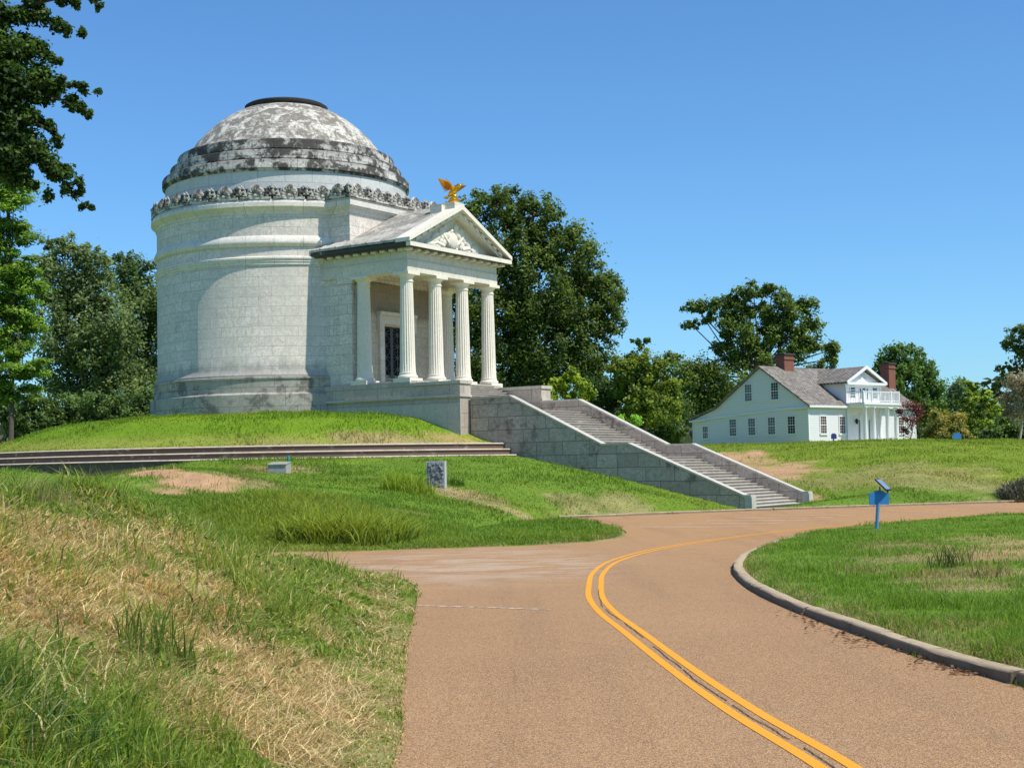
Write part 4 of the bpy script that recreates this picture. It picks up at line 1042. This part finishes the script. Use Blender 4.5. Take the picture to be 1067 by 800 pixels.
tree('cypress_tree', 'bright green feathery tree standing at the left edge behind the mound', 'tree', gxy(11, 103),
     [(0,150,22,30),(8,178,24,30),(14,205,26,26),(8,245,36,26),(22,285,26,24),(6,300,40,30),(24,330,32,22),(6,350,40,30),(20,380,34,20),(4,400,40,22),(26,412,24,10),(-30,300,40,90)], 103, 90000, .32, D(.045,.085,.012), D(.135,.21,.024), .2, upb=1.0, flat=.4, clump=.40, seed=22, fill=.3, trunk_top=at(8, 190, 103), aspect=.38)
tree('broadleaf_tree', 'dull grey-green tree with a ragged crown left of the round memorial', 'tree', gxy(90, 128),
     [(62,300,30,40),(95,300,38,46),(70,350,42,50),(110,350,42,52),(80,400,50,36),(120,405,40,36),(62,255,22,14),(90,268,26,14),(50,275,18,16)], 128, 41600, 0.328, D(.030,.048,.018), D(.115,.145,.055), .35, clump=.26, seed=23, fill=.35)
tree('broadleaf_tree', 'dark green tree half hidden behind the left edge of the memorial', 'tree', gxy(165, 140),
     [(140,290,26,28),(150,325,34,40),(135,370,34,36),(160,390,34,46),(130,275,18,14),(180,330,40,50)], 140, 27200, 0.328, D(.022,.040,.012), D(.072,.105,.035), .35, clump=.26, seed=24, fill=.35)
for i, (a, lab) in enumerate(((30,'dark leafy shrub at the foot of the bright feathery tree'),(85,'dark leafy shrub below the grey-green tree'),(140,'dark leafy shrub close to the memorial base on its left'))):
    tree('understorey_shrub', lab, 'shrub', gxy(a, 116), [(a-18,428,26,20),(a+14,424,28,22),(a,440,34,14),(a+20,440,24,12)], 116, 8320, 0.265, D(.018,.034,.010), D(.075,.115,.032), .1, seed=30+i, clump=.3, fill=.3, group='shrubs behind the mound', parts=('foliage', 'stem'))
tree('oak_tree', 'tall dark green oak rising behind the temple porch', 'tree', gxy(545, 128),
     [(490,228,32,30),(520,218,36,26),(556,226,36,28),(548,262,46,36),(500,270,40,40),(590,262,36,36),(612,292,36,32),(632,312,26,26),(566,308,50,44),(515,325,44,46),(604,340,40,36),(636,340,20,22),(560,362,52,44),(610,376,40,30),(500,380,40,40),(548,400,50,26),(472,236,20,22),(470,320,30,60)], 128, 96000, 0.312, OAKD, OAKL, .6, clump=.24, seed=25, fill=.45)
tree('small_tree', 'small bright yellow-green tree just beyond the top of the stairs', 'tree', gxy(590, 108),
     [(580,402,13,10),(596,396,13,12),(608,408,14,12),(588,412,14,10),(600,418,16,10)], 108, 5760, 0.234, D(.06,.09,.010), D(.20,.24,.022), .09, clump=.36, seed=41, fill=.25)
tree('bush', 'large yellow-green bush behind the upper stair wall', 'bush', gxy(668, 122),
     [(652,385,22,18),(676,380,24,18),(662,402,30,22),(688,398,20,22),(674,422,28,24),(694,420,18,26)], 122, 19200, 0.265, D(.030,.052,.008), D(.135,.165,.020), .14, clump=.28, seed=42, fill=.4, parts=('foliage', 'stem'))
tree('bush', 'dark green bush between the oak and the yellow-green bush', 'bush', gxy(640, 126),
     [(630,402,26,28),(645,430,30,24),(612,428,28,22),(655,378,16,12),(668,358,12,8)], 126, 14400, 0.265, D(.016,.034,.010), D(.06,.10,.025), .14, clump=.28, seed=43, fill=.4, parts=('foliage', 'stem'))
tree('bush', 'low bright green bush peeking over the middle of the stair wall', 'bush', gxy(652, 112),
     [(645,438,12,7),(660,440,13,8),(652,446,16,8)], 112, 2560, 0.218, D(.05,.11,.012), D(.16,.28,.03), .06, clump=.36, seed=44, fill=.2, parts=('foliage', 'stem'))
tree('bush', 'dark rounded bush against the left end of the white house', 'bush', gxy(690, 140),
     [(694,440,22,22),(706,424,14,22),(684,458,26,14),(708,446,8,18)], 140, 11200, 0.265, D(.016,.034,.010), D(.065,.10,.025), .12, clump=.28, seed=45, fill=.4, parts=('foliage', 'stem'))
tree('spreading_oak', 'wide spreading oak with open branches behind the white house', 'tree', gxy(790, 190),
     [(724,320,15,9),(742,318,16,11),(720,338,11,6),(735,334,14,7),(764,314,20,12),(785,304,22,10),(805,302,18,8),(812,316,20,12),(780,326,24,10),(836,318,16,12),(846,336,12,14),(828,344,18,10),(800,345,18,14),(778,352,16,12),(768,372,22,16),(795,378,26,14),(826,366,20,14),(844,358,14,12),(868,364,12,12),(866,374,11,8),(755,348,10,8),(735,384,26,18),(716,396,24,22),(752,402,32,22),(735,425,34,26),(850,385,18,10),(700,375,14,10),(758,330,18,12),(775,340,20,14),(800,330,20,14),(822,330,16,14),(752,362,16,12),(812,352,18,12),(838,356,14,12),(790,362,22,12)], 190, 54400, 0.390, OAKD*1.15, OAKL*1.1, .55, clump=.40, seed=46, fill=.2, limb=.7)
tree('leafy_tree', 'dense green tree behind the right chimney of the house', 'tree', gxy(945, 195),
     [(940,372,24,17),(925,380,14,14),(955,385,24,20),(940,402,34,24),(968,405,20,22),(955,425,36,20),(912,385,7,9),(925,415,22,20)], 195, 20800, 0.406, D(.022,.045,.010), D(.075,.125,.025), .4, clump=.27, seed=47, fill=.4)
tree('leafy_tree', 'hazy rounded green tree far beyond the right bushes', 'tree', gxy(1003, 235),
     [(1000,408,22,14),(985,420,20,18),(1015,420,22,18),(1000,440,40,16)], 235, 9600, 0.468, D(.040,.062,.030), D(.085,.125,.05), .4, clump=.3, seed=48, fill=.4)
tree('small_tree', 'yellow-green layered tree right of the far blue sign', 'tree', gxy(1022, 150),
     [(1012,404,14,8),(1024,410,16,10),(1008,420,18,10),(1030,425,18,12),(1016,436,22,12),(1035,445,20,12),(1010,450,18,10)], 150, 13600, 0.296, D(.040,.068,.010), D(.19,.24,.03), .16, flat=.5, upb=.9, clump=.34, seed=49, fill=.3)
tree('bush', 'round olive bush with reddish tips left of the far blue sign', 'bush', gxy(984, 136),
     [(978,440,14,13),(992,438,14,13),(984,452,22,14),(970,455,12,11),(1002,455,14,12)], 136, 10400, 0.234, D(.055,.068,.014), D(.20,.165,.045), .1, clump=.36, seed=50, fill=.35, upb=.9, parts=('foliage', 'stem'))
tree('bush', 'dark green hedge-like bush at the right edge of the hilltop', 'bush', gxy(1048, 140),
     [(1030,456,22,13),(1050,450,20,18),(1066,448,20,22),(1085,440,24,30)], 140, 12000, 0.281, D(.018,.038,.010), D(.095,.145,.03), .1, clump=.32, seed=51, fill=.35, parts=('foliage', 'stem'))
tree('bare_tree', 'sparse greyish brown tree at the right edge', 'tree', gxy(1062, 132),
     [(1058,400,14,12),(1066,415,18,20),(1050,415,11,14),(1075,395,20,22),(1056,432,14,10)], 132, 8320, 0.203, D(.10,.085,.062), D(.25,.21,.16), .14, clump=.4, seed=52, fill=.2, bark=M['palebark'])
tree('tall_tree', 'tall dark tree leaning in from the right edge above the grey tree', 'tree', gxy(1085, 170),
     [(1062,345,14,10),(1055,358,12,12),(1068,365,16,18),(1052,380,8,6),(1042,385,6,5),(1045,393,7,5),(1060,386,10,8),(1085,360,26,40),(1040,402,6,5),(1085,420,26,40)], 170, 14400, 0.328, D(.020,.036,.010), D(.10,.12,.035), .3, clump=.3, seed=53, fill=.3)
tree('crepe_myrtle', 'small multi-stemmed tree with dark red leaves beside the porch of the house', 'tree', gxy(948, 133),
     [(938,428,5,5),(945,424,7,5),(953,424,7,6),(957,430,5,7),(943,436,5,4),(950,438,6,7),(945,450,5,6)], 133, 2200, 0.16, D(.05,.013,.016), D(.11,.035,.036), .07, clump=.8, seed=54, fill=.1, bark=M['palebark'])
# far woodland behind everything
rg = np.random.default_rng(77); cc = []; cl = []; oo = []
for px in np.arange(-420, 1500, 24):
    Y = rg.uniform(255, 330); hz = 486-.0197*(px-533); hgt = rg.uniform(48, 84) if not 690 < px < 720 else 60
    if 880 < px < 1040: hgt *= .62
    k = 480; c = at(px, hz-hgt*.45, Y); r = np.array([30*Y/F, 20, hgt*.55*Y/F]); d = rg.normal(size=(k, 3)); d /= np.linalg.norm(d, axis=1)[:, None]
    pos = c+d*r*rg.uniform(.55, 1.05, k)[:, None]*(1+.25*np.sin(d[:, :1]*9+px)*np.cos(d[:, 2:]*8))
    t = np.clip(rg.uniform(0, 1)*.6+rg.normal(.2, .2, (k, 1)), 0, 1)
    cc.append(pos); oo.append(d); cl.append(D(.026,.042,.018)*(1-t)+D(.075,.105,.04)*t)
v, cv = leaves(np.vstack(cc), np.vstack(oo), 2.3, np.vstack(cl), .5, .6, .7, rg)
fw = bulk('far_woodland', v, [(len(v)//4, 4)], M['leaf'], cv, None, loops=np.arange(len(v))); struct(fw, 'stuff'); tag(fw, 'distant belt of green woodland closing the horizon behind the monument and house', 'woodland')

# ================================================================== GRASS
def blades(name, X, Y, Z, h, w, col, lean, mat, tip=None, rgb=rng, droop=.35, root=.72):
    n = len(X); a = rgb.uniform(0, 2*PI, n); la = rgb.uniform(0, 2*PI, n)
    sx, sy = np.cos(a)*w*.5, np.sin(a)*w*.5; lx, ly = np.cos(la)*lean*h, np.sin(la)*lean*h
    v = np.empty((n, 5, 3))
    v[:, 0] = np.stack([X-sx, Y-sy, Z-.02], 1); v[:, 1] = np.stack([X+sx, Y+sy, Z-.02], 1)
    mz = h*np.clip(1-lean*.25, .2, 1)*.6
    v[:, 2] = np.stack([X+sx*.8+lx*.35, Y+sy*.8+ly*.35, Z+mz], 1); v[:, 3] = np.stack([X-sx*.8+lx*.35, Y-sy*.8+ly*.35, Z+mz], 1)
    v[:, 4] = np.stack([X+lx, Y+ly, Z+h*np.clip(1-lean*droop, .05, 1)], 1)
    b = (np.arange(n)*5)[:, None]
    lp4 = (b+np.array([0, 1, 2, 3])).ravel(); lp3 = (b+np.array([3, 2, 4])).ravel()
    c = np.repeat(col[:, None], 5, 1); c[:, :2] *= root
    if tip is not None: c[:, 4] = c[:, 4]*.5+tip*.5
    return bulk(name, v.reshape(-1, 3), [(n, 4), (n, 3)], mat, c.reshape(-1, 3), None, loops=np.concatenate([lp4, lp3]))
def sample(n, y0, y1, t0, t1, seed, power=0.):
    rg = np.random.default_rng(seed); u = rg.uniform(0, 1, n)
    Y = y0*(y1/y0)**u; t = rg.uniform(t0, t1, n); return t*Y, Y, rg
def occupied(X, Y):
    u = (X-MC[0])*MU[0]+(Y-MC[1])*MU[1]; v = (X-MC[0])*MV[0]+(Y-MC[1])*MV[1]; r = np.hypot(u, v)
    o = (r < 8.75) | ((u > 0) & (u < 17.0) & (np.abs(v) < 4.8)) | ((u > 16) & (u < 33.8) & (np.abs(v) < 3.95)) | ((r > 18.95) & (r < 20.5))
    hx = (X-HA[0])*math.cos(TH)+(Y-HA[1])*math.sin(TH); hy = -(X-HA[0])*math.sin(TH)+(Y-HA[1])*math.cos(TH)
    return o | ((hx > -.3) & (hx < HL+1) & (hy > -2.6) & (hy < 15.5))
# foreground bank and verge
X, Y, rg = sample(330000, 4.6, 34, -.52, .08, 101)
dR = sdf(X, Y, road_poly); k = (dR > -.02+.1*(rg.uniform(0, 1, len(X))-.6)) & (X < 1.2); X, Y, dR = X[k], Y[k], dR[k]; n = len(X)
Z = H(X, Y, dR); g, dry, dirt = ground_colour(X, Y, dR)
cl = .5*fbm(X, Y, .9, 61)+.5*fbm(X, Y, 2.2, 63); cl2 = fbm(X, Y, 4., 62); far = 1+np.clip((Y-9)/22, 0, 1.4)
verge = sstep(1.6, .3, dR)*sstep(30, 20, Y)
h = (.06+.44*sstep(.4, .75, cl)*sstep(.3, .8, cl2+.1))*(1-.78*verge)*rg.uniform(.4, 1.35, n)
isdry = rg.uniform(0, 1, n) < dry*(.62+.36*sstep(.35, .6, fbm(X, Y, 2.1, 95)))
base_c = np.where(rg.uniform(0, 1, (n, 1)) < .5, D(.16,.26,.032), D(.32,.38,.065))*rg.uniform(.6, 1.4, (n, 1))
dc_ = np.where(rg.uniform(0, 1, (n, 1)) < .55, D(.80,.62,.32), D(.46,.33,.16))*rg.uniform(.55, 1.3, (n, 1))
col = np.where(isdry[:, None], dc_, base_c)
h = np.where(isdry, h*.55+.03, h)
lean = np.where(isdry, rg.uniform(.6, 2.6, n), rg.uniform(.15, 1.1, n))
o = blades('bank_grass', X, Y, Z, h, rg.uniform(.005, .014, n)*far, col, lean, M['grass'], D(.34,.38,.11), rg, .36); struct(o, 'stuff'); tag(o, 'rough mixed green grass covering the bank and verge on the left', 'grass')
# taller arching blades in loose tufts over the bank
rg = np.random.default_rng(205); nt_ = 620
Yc = 5.2*(22/5.2)**rg.uniform(0, 1, nt_); Xc = Yc*rg.uniform(-.46, -.1, nt_); dq, _ = field(Xc, Yc); kk = (fbm(Xc, Yc, .8, 207) > .42) & (rg.uniform(0, 1, nt_) > dq*.84); Xc, Yc = Xc[kk], Yc[kk]
per = 16; Xc, Yc = np.repeat(Xc, per), np.repeat(Yc, per); X = Xc+rg.normal(0, .09, len(Xc)); Y = Yc+rg.normal(0, .09, len(Xc)); dR = sdf(X, Y, road_poly); k = dR > .75; X, Y, dR = X[k], Y[k], dR[k]; n = len(X)
tn = np.repeat(rg.uniform(0, 1, n//per+1), per)[:n, None]; pal = np.where(tn < .45, D(.13,.24,.03), np.where(tn < .8, D(.30,.38,.06), D(.62,.52,.26)))*rg.uniform(.65, 1.3, (n, 1))
o = blades('tall_bank_grass', X, Y, H(X, Y, dR), rg.uniform(.16, .50, n)*sstep(.5, 1.8, dR)+.05, rg.uniform(.006, .014, n)*(1+np.clip((Y-9)/22, 0, 1)), pal, rg.uniform(.25, 1.6, n), M['grass'], D(.42,.44,.14), rg, .42); struct(o, 'stuff'); tag(o, 'taller arching green and straw-tipped grass scattered over the left bank', 'grass')
# low broad-leaved weeds knitting the bank together
X, Y, rg = sample(60000, 4.8, 26, -.5, .0, 107); dR = sdf(X, Y, road_poly); dq, _ = field(X, Y); k = (dR > .2) & (fbm(X, Y, 1.3, 91) > .5) & (X < 1) & (rg.uniform(0, 1, len(X)) > dq*.85); X, Y, dR = X[k], Y[k], dR[k]; n = len(X)
Z = H(X, Y, dR)+rg.uniform(.01, .14, n)*sstep(.3, 1.4, dR); t = rg.uniform(0, 1, (n, 1))
v, cv = leaves(np.stack([X, Y, Z], 1), np.zeros((n, 3)), .055*(1+np.clip((Y-9)/22, 0, 1)), (D(.10,.19,.025)*(1-t)+D(.26,.34,.05)*t)*rg.uniform(.6, 1.2, (n, 1)), .8, 0, .45, rg)
o = bulk('weeds', v, [(n, 4)], M['grass'], cv, None, loops=np.arange(4*n)); struct(o, 'stuff'); tag(o, 'low leafy green weeds creeping among the grass of the left bank', 'weeds')
# straw thatch lying on the bank
X, Y, rg = sample(120000, 4.8, 28, -.5, .02, 102); dR = sdf(X, Y, road_poly); dry, dirt = field(X, Y); g_, dry, dirt = ground_colour(X, Y, dR)
k = (dR > .25) & (rg.uniform(0, 1, len(X)) < dry); X, Y, dR = X[k], Y[k], dR[k]; n = len(X)
col = np.where(rg.uniform(0, 1, (n, 1)) < .6, D(.74,.57,.29), D(.42,.28,.13))*rg.uniform(.5, 1.2, (n, 1))*(.85+.75*fbm(X, Y, 1.4, 96))[:, None]; far = 1+np.clip((Y-9)/22, 0, 1.4)
o = blades('straw', X, Y, H(X, Y, dR)+.03, rg.uniform(.05, .22, n), rg.uniform(.003, .008, n)*far, col, rg.uniform(1.4, 3.2, n), M['straw'], D(.55,.44,.24), rg, .3); struct(o, 'stuff'); tag(o, 'dry tan straw lying in patches over the left bank', 'straw')
# island lawn
X, Y, rg = sample(470000, 5, 62, .0, .75, 103); isl = inside(X, Y, island_poly); dR = sdf(X, Y, road_poly); k = isl & (dR > .15); X, Y, dR = X[k], Y[k], dR[k]; n = len(X)
g, dry, dirt = ground_colour(X, Y, dR); kk = rg.uniform(0, 1, n) > dirt*.75; X, Y, dR, g, dry = X[kk], Y[kk], dR[kk], g[kk], dry[kk]; n = len(X)
far = 1+np.clip((Y-11)/20, 0, 2.5); isdry = rg.uniform(0, 1, n) < dry*.8
col = np.where(rg.uniform(0, 1, (n, 1)) < .55, D(.135,.25,.024), D(.22,.33,.04))*rg.uniform(.65, 1.3, (n, 1)); col = np.where(isdry[:, None], D(.45,.35,.17)*rg.uniform(.6, 1.2, (n, 1)), col)
h = (.035+.11*sstep(.4, .75, fbm(X, Y, 1.1, 71)))*rg.uniform(.5, 1.35, n)*(1+.6*sstep(.6, .75, fbm(X, Y, .5, 72)))
o = blades('lawn_grass', X, Y, H(X, Y, dR), h, rg.uniform(.004, .008, n)*far, col, rg.uniform(.2, 1.3, n), M['grass'], D(.26,.32,.08), rg); struct(o, 'stuff'); tag(o, 'short sunlit grass filling the kerbed island on the right', 'grass')
# hill, mound and house hill
X, Y, rg = sample(420000, 34, 128, -.48, .48, 104); ex = rg.normal(size=(15000, 2)); pe = hit(335, 532); X = np.r_[X, pe[0]+ex[:, 0]*2.8]; Y = np.r_[Y, np.clip(pe[1]+ex[:, 1]*3.2, 36, 80)]; isl = inside(X, Y, island_poly); dR = sdf(X, Y, road_poly); k = (~isl) & (dR > .12) & ~occupied(X, Y); X, Y, dR = X[k], Y[k], dR[k]
g, dry, dirt = ground_colour(X, Y, dR); kk = rg.uniform(0, 1, len(X)) > dirt*.9; X, Y, dR, g = X[kk], Y[kk], dR[kk], g[kk]; n = len(X)
r = np.hypot(X-MC[0], Y-MC[1])
pt = hit(335, 532); tall = np.exp(-((X-pt[0])/3.6)**2-((Y-pt[1])/4.5)**2)
h = (.06+.14*sstep(.4, .7, fbm(X, Y, .5, 81)))*rg.uniform(.5, 1.3, n)*np.where(r < 19.5, 1.3, 1.)+.42*tall*rg.uniform(.1, 1, n)**1.3
col = g*1.2*rg.uniform(.75, 1.3, (n, 1)); col = col*(1-tall[:, None]*.7)+D(.36,.40,.06)*rg.uniform(.5, 1.4, (n, 1))*tall[:, None]*.7
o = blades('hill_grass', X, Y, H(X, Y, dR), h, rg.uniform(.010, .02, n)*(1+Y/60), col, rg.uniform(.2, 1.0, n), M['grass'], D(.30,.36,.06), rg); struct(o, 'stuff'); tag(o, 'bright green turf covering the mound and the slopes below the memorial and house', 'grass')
# individual tussocks
def tussock(label, px, py, n, hmin, hmax, spread, c1, c2, wid, lean=(.2, .9), group=None, seed=0, name='grass_clump', cat='grass clump', Yfix=None, mat='grass', root=.6):
    rg = np.random.default_rng(seed); p = hit(px, py); bx, by = p[0], p[1]
    a = rg.uniform(0, 2*PI, n); q = spread*np.sqrt(rg.uniform(0, 1, n)); X = bx+np.cos(a)*q; Y = by+np.sin(a)*q
    h = rg.uniform(hmin, hmax, n)*(1-.35*(q/spread)**2); t = rg.uniform(0, 1, (n, 1)); col = (c1*(1-t)+c2*t)*rg.uniform(.7, 1.25, (n, 1))
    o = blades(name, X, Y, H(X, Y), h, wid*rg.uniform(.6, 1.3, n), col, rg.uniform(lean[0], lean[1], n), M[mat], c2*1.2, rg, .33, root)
    zz = h1(bx, by); o.data.transform(Matrix.Translation((-bx, -by, -zz))); o.location = (bx, by, zz)
    return tag(o, label, cat, group)
gg, gl = D(.07,.15,.018), D(.19,.29,.04)
tussock('tall dark green grass clump in the middle of the left bank', 163, 690, 120, .25, .62, .30, gg*.8, gl*.8, .012, (.1, .7), None, 1)
tussock('leafy green weed clump left of the verge among brown straw', 235, 660, 170, .18, .42, .42, gg, gl, .012, (.3, 1.1), None, 2)
tussock('tall pale seed-headed grass on the crest of the bank at left', 52, 530, 110, .25, .5, .30, D(.30,.25,.12), D(.55,.44,.22), .007, (.05, .5), None, 3)
tussock('long arching grass clump at the far left edge of the crest', 8, 520, 90, .3, .6, .4, D(.12,.17,.05), D(.3,.32,.12), .009, (.5, 1.3), None, 4)
tussock('dark blue-green grass clump in the bottom left corner', 30, 770, 260, .2, .45, .40, gg*.8, D(.11,.19,.06), .011, (.3, 1.1), None, 5)
tussock('bright green grass clump at the bottom edge of the bank', 120, 780, 220, .14, .36, .40, gg, gl, .011, (.3, 1.2), None, 6)
for i, (x_, y_, nn, hh, sp_) in enumerate(((318,560,300,1.15,.75),(345,562,280,1.2,.7),(374,561,300,1.25,.75),(402,560,280,1.2,.7),(418,557,200,1.05,.55))):
    lab = ['leftmost tall grass tussock on the steep edge above the side road', 'second from left tall grass tussock above the side road', 'middle tall grass tussock above the side road', 'second from right tall grass tussock above the side road', 'rightmost tall grass tussock above the side road, by the straw'][i]
    tussock(lab, x_, y_, nn, hh*.5, hh, sp_, D(.15,.22,.02), D(.38,.44,.06), .034, (.4, 1.3), 'tall tussocks along the side road', 10+i, root=.3)  # dark roots paint the shaded gaps at the tussock bases
tussock('bright yellow-green tall grass clump left of the granite marker', 424, 512, 480, .5, 1.25, 1.1, D(.17,.27,.02), D(.36,.44,.045), .036, (.2, .8), None, 20)
tussock('green grass growing against the right side of the granite marker', 474, 506, 130, .3, .6, .45, D(.07,.14,.015), D(.15,.24,.03), .03, (.2, .8), None, 21)
tussock('tall upright weed clump in the middle of the right island', 990, 590, 130, .2, .55, .4, D(.07,.12,.02), D(.2,.24,.06), .014, (.2, .8), None, 22)
tussock('straw-coloured tall grass clump at the right of the island', 1030, 600, 110, .2, .5, .4, D(.2,.18,.06), D(.4,.34,.14), .011, (.3, 1.), None, 23)
tussock('small leafy weed growing from the gutter by the right kerb', 960, 684, 70, .05, .14, .22, gg, gl, .010, (.4, 1.4), None, 24)
tussock('green weed at the right end of the kerb in the gutter', 1062, 722, 60, .05, .14, .2, gg*.7, gl*.8, .010, (.4, 1.4), None, 25)
tussock('pale grass tuft near the kerb tip on the island', 895, 598, 70, .12, .3, .25, D(.14,.2,.04), D(.34,.34,.14), .011, (.2, .8), None, 26)
# heap of brush at the right edge
p = hit(1064, 519); bx, by = p[0]+.4, p[1]-.5; bz = h1(bx, by)
rg = np.random.default_rng(88); n = 2600; a = rg.uniform(0, 2*PI, n); q = 1.7*np.sqrt(rg.uniform(0, 1, n)); X = bx+np.cos(a)*q; Y = by+np.sin(a)*q; zz = H(X, Y)+1.0*np.clip(1-(q/1.75)**2, 0, 1)*rg.uniform(.3, 1, n)
t = rg.uniform(0, 1, (n, 1)); col = np.where(t < .4, D(.16,.15,.11), np.where(t < .75, D(.24,.22,.19), D(.09,.13,.035)))*rg.uniform(.6, 1.3, (n, 1))
o = blades('brush_heap', X, Y, zz, rg.uniform(.2, .6, n), rg.uniform(.03, .06, n), col, rg.uniform(.4, 2.2, n), M['straw'], None, rg); o.data.transform(Matrix.Translation((-bx, -by, -bz))); o.location = (bx, by, bz)
tag(o, 'grey-brown heap of dead brush and weeds beside the road at the right edge', 'brush heap')
# fallen leaves in the gutter
rg = np.random.default_rng(66); n = 420
i = rg.integers(60, 100, n); kc = catmull(kerb_c[6:], 2); i = rg.integers(6, min(80, len(kc)-2), n); f_ = rg.uniform(0, 1, (n, 1)); P_ = kc[i]*(1-f_)+kc[i+1]*f_
X = P_[:, 0]-np.abs(rg.normal(0, .16, n))-.02; Y = P_[:, 1]+rg.normal(0, .1, n); k = sdf(X, Y, road_poly) < -.02; k &= fbm(X, Y, .9, 55) > .47; X, Y = X[k], Y[k]; n = len(X)
v, cv = leaves(np.stack([X, Y, .25-.0064*Y+.018], 1), np.zeros((n, 3)), .06, D(.16,.085,.04)*rg.uniform(.4, 1.5, (n, 1)), 2.2, 0, .6, rg)
o = bulk('fallen_leaves', v, [(n, 4)], M['straw'], cv, None, loops=np.arange(4*n)); struct(o, 'stuff'); tag(o, 'brown fallen leaves scattered in the gutter along the kerb', 'fallen leaves')

# ================================================================== CAMERA, LIGHT, SKY
cam = bpy.data.cameras.new('camera'); co = bpy.data.objects.new('camera', cam); COL.objects.link(co)
cam.sensor_width = 36; cam.lens = F*36/1067; cam.clip_end = 5000; cam.clip_start = .1
co.matrix_world = Matrix.Translation((0, 0, CZ)) @ Matrix.Rotation(PI/2+PITCH, 4, 'X') @ Matrix.Rotation(-ROLL, 4, 'Z')
sc.camera = co
SA, SE = math.radians(31), math.radians(56)
sd = Vector((math.cos(SE)*math.cos(SA), -math.cos(SE)*math.sin(SA), math.sin(SE)))
sun = bpy.data.lights.new('sun', 'SUN'); so = bpy.data.objects.new('sun', sun); COL.objects.link(so)
sun.energy = 5.0; sun.angle = math.radians(.53); sun.color = (1, .945, .83); so.rotation_euler = sd.to_track_quat('Z', 'Y').to_euler(); so.location = (40, -40, 60)
w = bpy.data.worlds.new('World'); sc.world = w; w.use_nodes = True; nt = w.node_tree
bg = nt.nodes['Background']; sky = nt.nodes.new('ShaderNodeTexSky'); sky.sky_type = 'NISHITA'; sky.sun_disc = False
sky.sun_elevation = SE; sky.sun_rotation = math.atan2(sd.x, sd.y); sky.air_density = 1.0; sky.dust_density = .4; sky.ozone_density = 2.2; sky.altitude = 50
tint = nt.nodes.new('ShaderNodeMix'); tint.data_type = 'RGBA'; tint.blend_type = 'MULTIPLY'; tint.inputs[0].default_value = 1; tint.inputs[7].default_value = (.58, .945, 1.25, 1)
nt.links.new(sky.outputs[0], tint.inputs[6]); nt.links.new(tint.outputs[2], bg.inputs[0]); bg.inputs[1].default_value = .132
sc.view_settings.view_transform = 'Standard'; sc.view_settings.look = 'None'; sc.view_settings.exposure = 0; sc.view_settings.gamma = 1
sc.cycles.use_denoising = True
sc.cycles.max_bounces = 6; sc.cycles.transparent_max_bounces = 4
